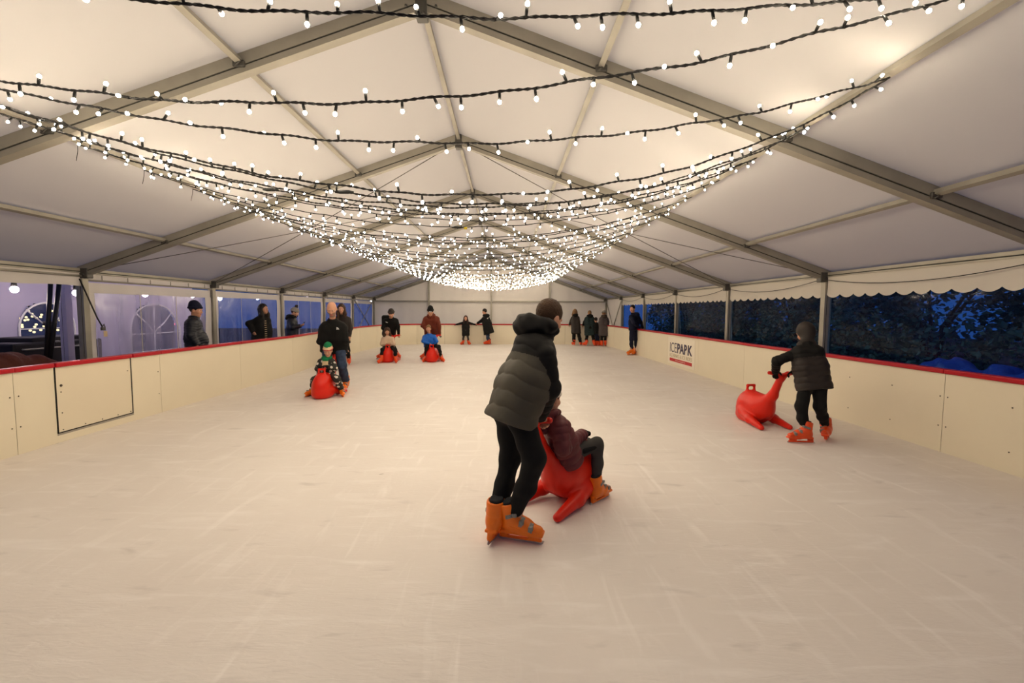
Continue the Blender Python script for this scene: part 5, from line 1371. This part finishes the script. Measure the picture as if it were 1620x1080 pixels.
r_, J_f, I_f = person('phone', 'person in a grey bobble hat looking at a phone behind the left boards', dict(
    s=.98, h=.010, feet='shoes', face=(.9, .1, -.4), fwd=(1, .1, 0), legs='black', top=dict(mat='navyshell', r=(.135, .14, .15), hem=.14, sleeve=(.085, .075, .058), hood='down', hoodmat='blackshell', hoodr=.06), hat=('bobble', 'grey_knit', 'fur_brown'), hair=('short', 'hair_brown'), handL=((.9, .25, .2), (0, -.5, -.8), .6), handR=((.9, -.25, .2), (0, .5, -.8), .6)))
pw = (J_f['wrL'] + J_f['wrR']) / 2 + I_f['root'] + V3(.10, 0, .06)
b = MB(); Rp = frame((.5, 0, .85), (-.85, 0, .5)); b.box((0, 0, 0), (.037, .075, .004), Rp, 0, .003)
tag(b.build('mobile_phone', M['phone'], None, (0, 0, 0)), 'dark mobile phone held by the person in the grey bobble hat', 'phone').location = tuple(pw)
# ------------------------------------------------------------------ outside on the hedge side
def shrub(x, y, hgt, w, n, seed, label):
    rr = random.Random(seed); t = empty('hedge_shrub', (x, y, 0), label, 'shrub', 'dark hedge outside')
    b = MB()
    for i in range(4):
        a = rr.uniform(0, 6.28); b.tube([(0, 0, 0), (.2 * math.cos(a), .2 * math.sin(a), hgt * .4), (w * .4 * math.cos(a), w * .5 * math.sin(a), hgt * .8)], [.05, .035, .015], 6)
    b.build('stems', M['bark'], t)
    V = []; F = []
    for i in range(n):
        a = rr.uniform(0, 6.28); u = rr.uniform(-1, 1); rad = rr.uniform(.55, 1.0) ** .5
        lump = 1 + .18 * math.sin(a * 3 + seed) + .15 * math.sin(u * 7 + seed * 2)
        p = V3(w * .55 * rad * math.sqrt(1 - u * u) * math.cos(a) * lump, w * .72 * rad * math.sqrt(1 - u * u) * math.sin(a) * lump, hgt * (.5 + .5 * u * rad))
        d = nz([rr.uniform(-1, 1), rr.uniform(-1, 1), rr.uniform(-.8, .4)]); q = nz(np.cross(d, [rr.uniform(-1, 1), rr.uniform(-1, 1), rr.uniform(-1, 1)]))
        l = rr.uniform(.09, .17); k = len(V)
        V += [p, p + d * l * .5 + q * l * .28, p + d * l, p + d * l * .5 - q * l * .28]; F.append((k, k + 1, k + 2, k + 3))
    link('foliage', mesh_data('foliage', V, F, M['leaf'], smooth=False), t)
HW = ['beside the near end', 'past the near gap', 'behind the hooded child', 'next along past the hooded child', 'opposite the sign', 'past the sign', 'behind the young man in navy', 'near the far corner', 'at the far corner']
hy = [3.2, 8.6, 10.6, 12.3, 14.1, 16.0, 18.0, 20.2, 22.4]
for i, y in enumerate(hy):
    rr = random.Random(40 + i)
    shrub(8.2 + rr.uniform(-.2, .3), y, rr.uniform(3.3, 3.8), 2.1, 6500 if i < 6 else 4000, i, 'dense dark hedge shrub outside the clear sheets, ' + HW[i])
shrub(8.4, 5.6, 3.0, 1.9, 4500, 77, 'lower dark shrub beside the gap in the hedge')
u = U(); rr = random.Random(9)
for i in range(8): u.add(ell((6.45 + rr.uniform(-.1, .15), 4.6 + i * .30, .46 + rr.uniform(-.04, .06)), (.34, .30, rr.uniform(.44, .52))), .06)
u.disp(lambda P: .03 * np.sin(P[:, 1] * 17 + 3 * np.sin(P[:, 2] * 9)) * np.sin(P[:, 0] * 15 + P[:, 2] * 12))
tag(solid('tarpaulin', u, .022, M['tarp']), 'crumpled blue tarpaulin lying outside behind the near hedge-side boards', 'tarpaulin')

# ------------------------------------------------------------------ dusk sky
w = bpy.data.worlds.new('World'); SC.world = w; w.use_nodes = True
nt = w.node_tree; bg = nt.nodes['Background']
tc = nt.nodes.new('ShaderNodeTexCoord'); sep = nt.nodes.new('ShaderNodeSeparateXYZ'); rp = nt.nodes.new('ShaderNodeValToRGB')
nt.links.new(tc.outputs['Generated'], sep.inputs[0]); nt.links.new(sep.outputs['Z'], rp.inputs['Fac']); nt.links.new(rp.outputs['Color'], bg.inputs['Color'])
e = rp.color_ramp.elements; e[0].position = 0; e[0].color = (.03, .125, .42, 1); e[1].position = .5; e[1].color = (.20, .25, .52, 1)
bg.inputs['Strength'].default_value = .5

# ------------------------------------------------------------------ camera
cd = bpy.data.cameras.new('camera'); cam = bpy.data.objects.new('camera', cd); COL.objects.link(cam)
cd.sensor_width = 36; cd.lens = 720 / 1620 * 36; cd.clip_start = .05; cd.clip_end = 200
p = math.atan(49.5 / 720); q = math.atan(12 / 720 * math.cos(p)); rl = math.radians(.25)
fw = V3(math.sin(q) * math.cos(p), math.cos(q) * math.cos(p), -math.sin(p)); rt = V3(math.cos(q), -math.sin(q), 0); up = np.cross(rt, fw)
Rr = rt * math.cos(rl) + up * math.sin(rl); Uu = up * math.cos(rl) - rt * math.sin(rl)
mw = Matrix([list(Rr), list(Uu), list(-fw)]).transposed().to_4x4(); mw.translation = (0, 0, 1.65)
cam.matrix_world = mw
SC.camera = cam
SC.view_settings.view_transform = 'Standard'; SC.view_settings.look = 'None'; SC.view_settings.gamma = 1.0
SC.view_settings.use_curve_mapping = False; SC.view_settings.exposure = 0.0
SC.cycles.use_denoising = True
SC.cycles.max_bounces = 9; SC.cycles.diffuse_bounces = 5; SC.cycles.transparent_max_bounces = 12
SC.cycles.sample_clamp_indirect = 6.0
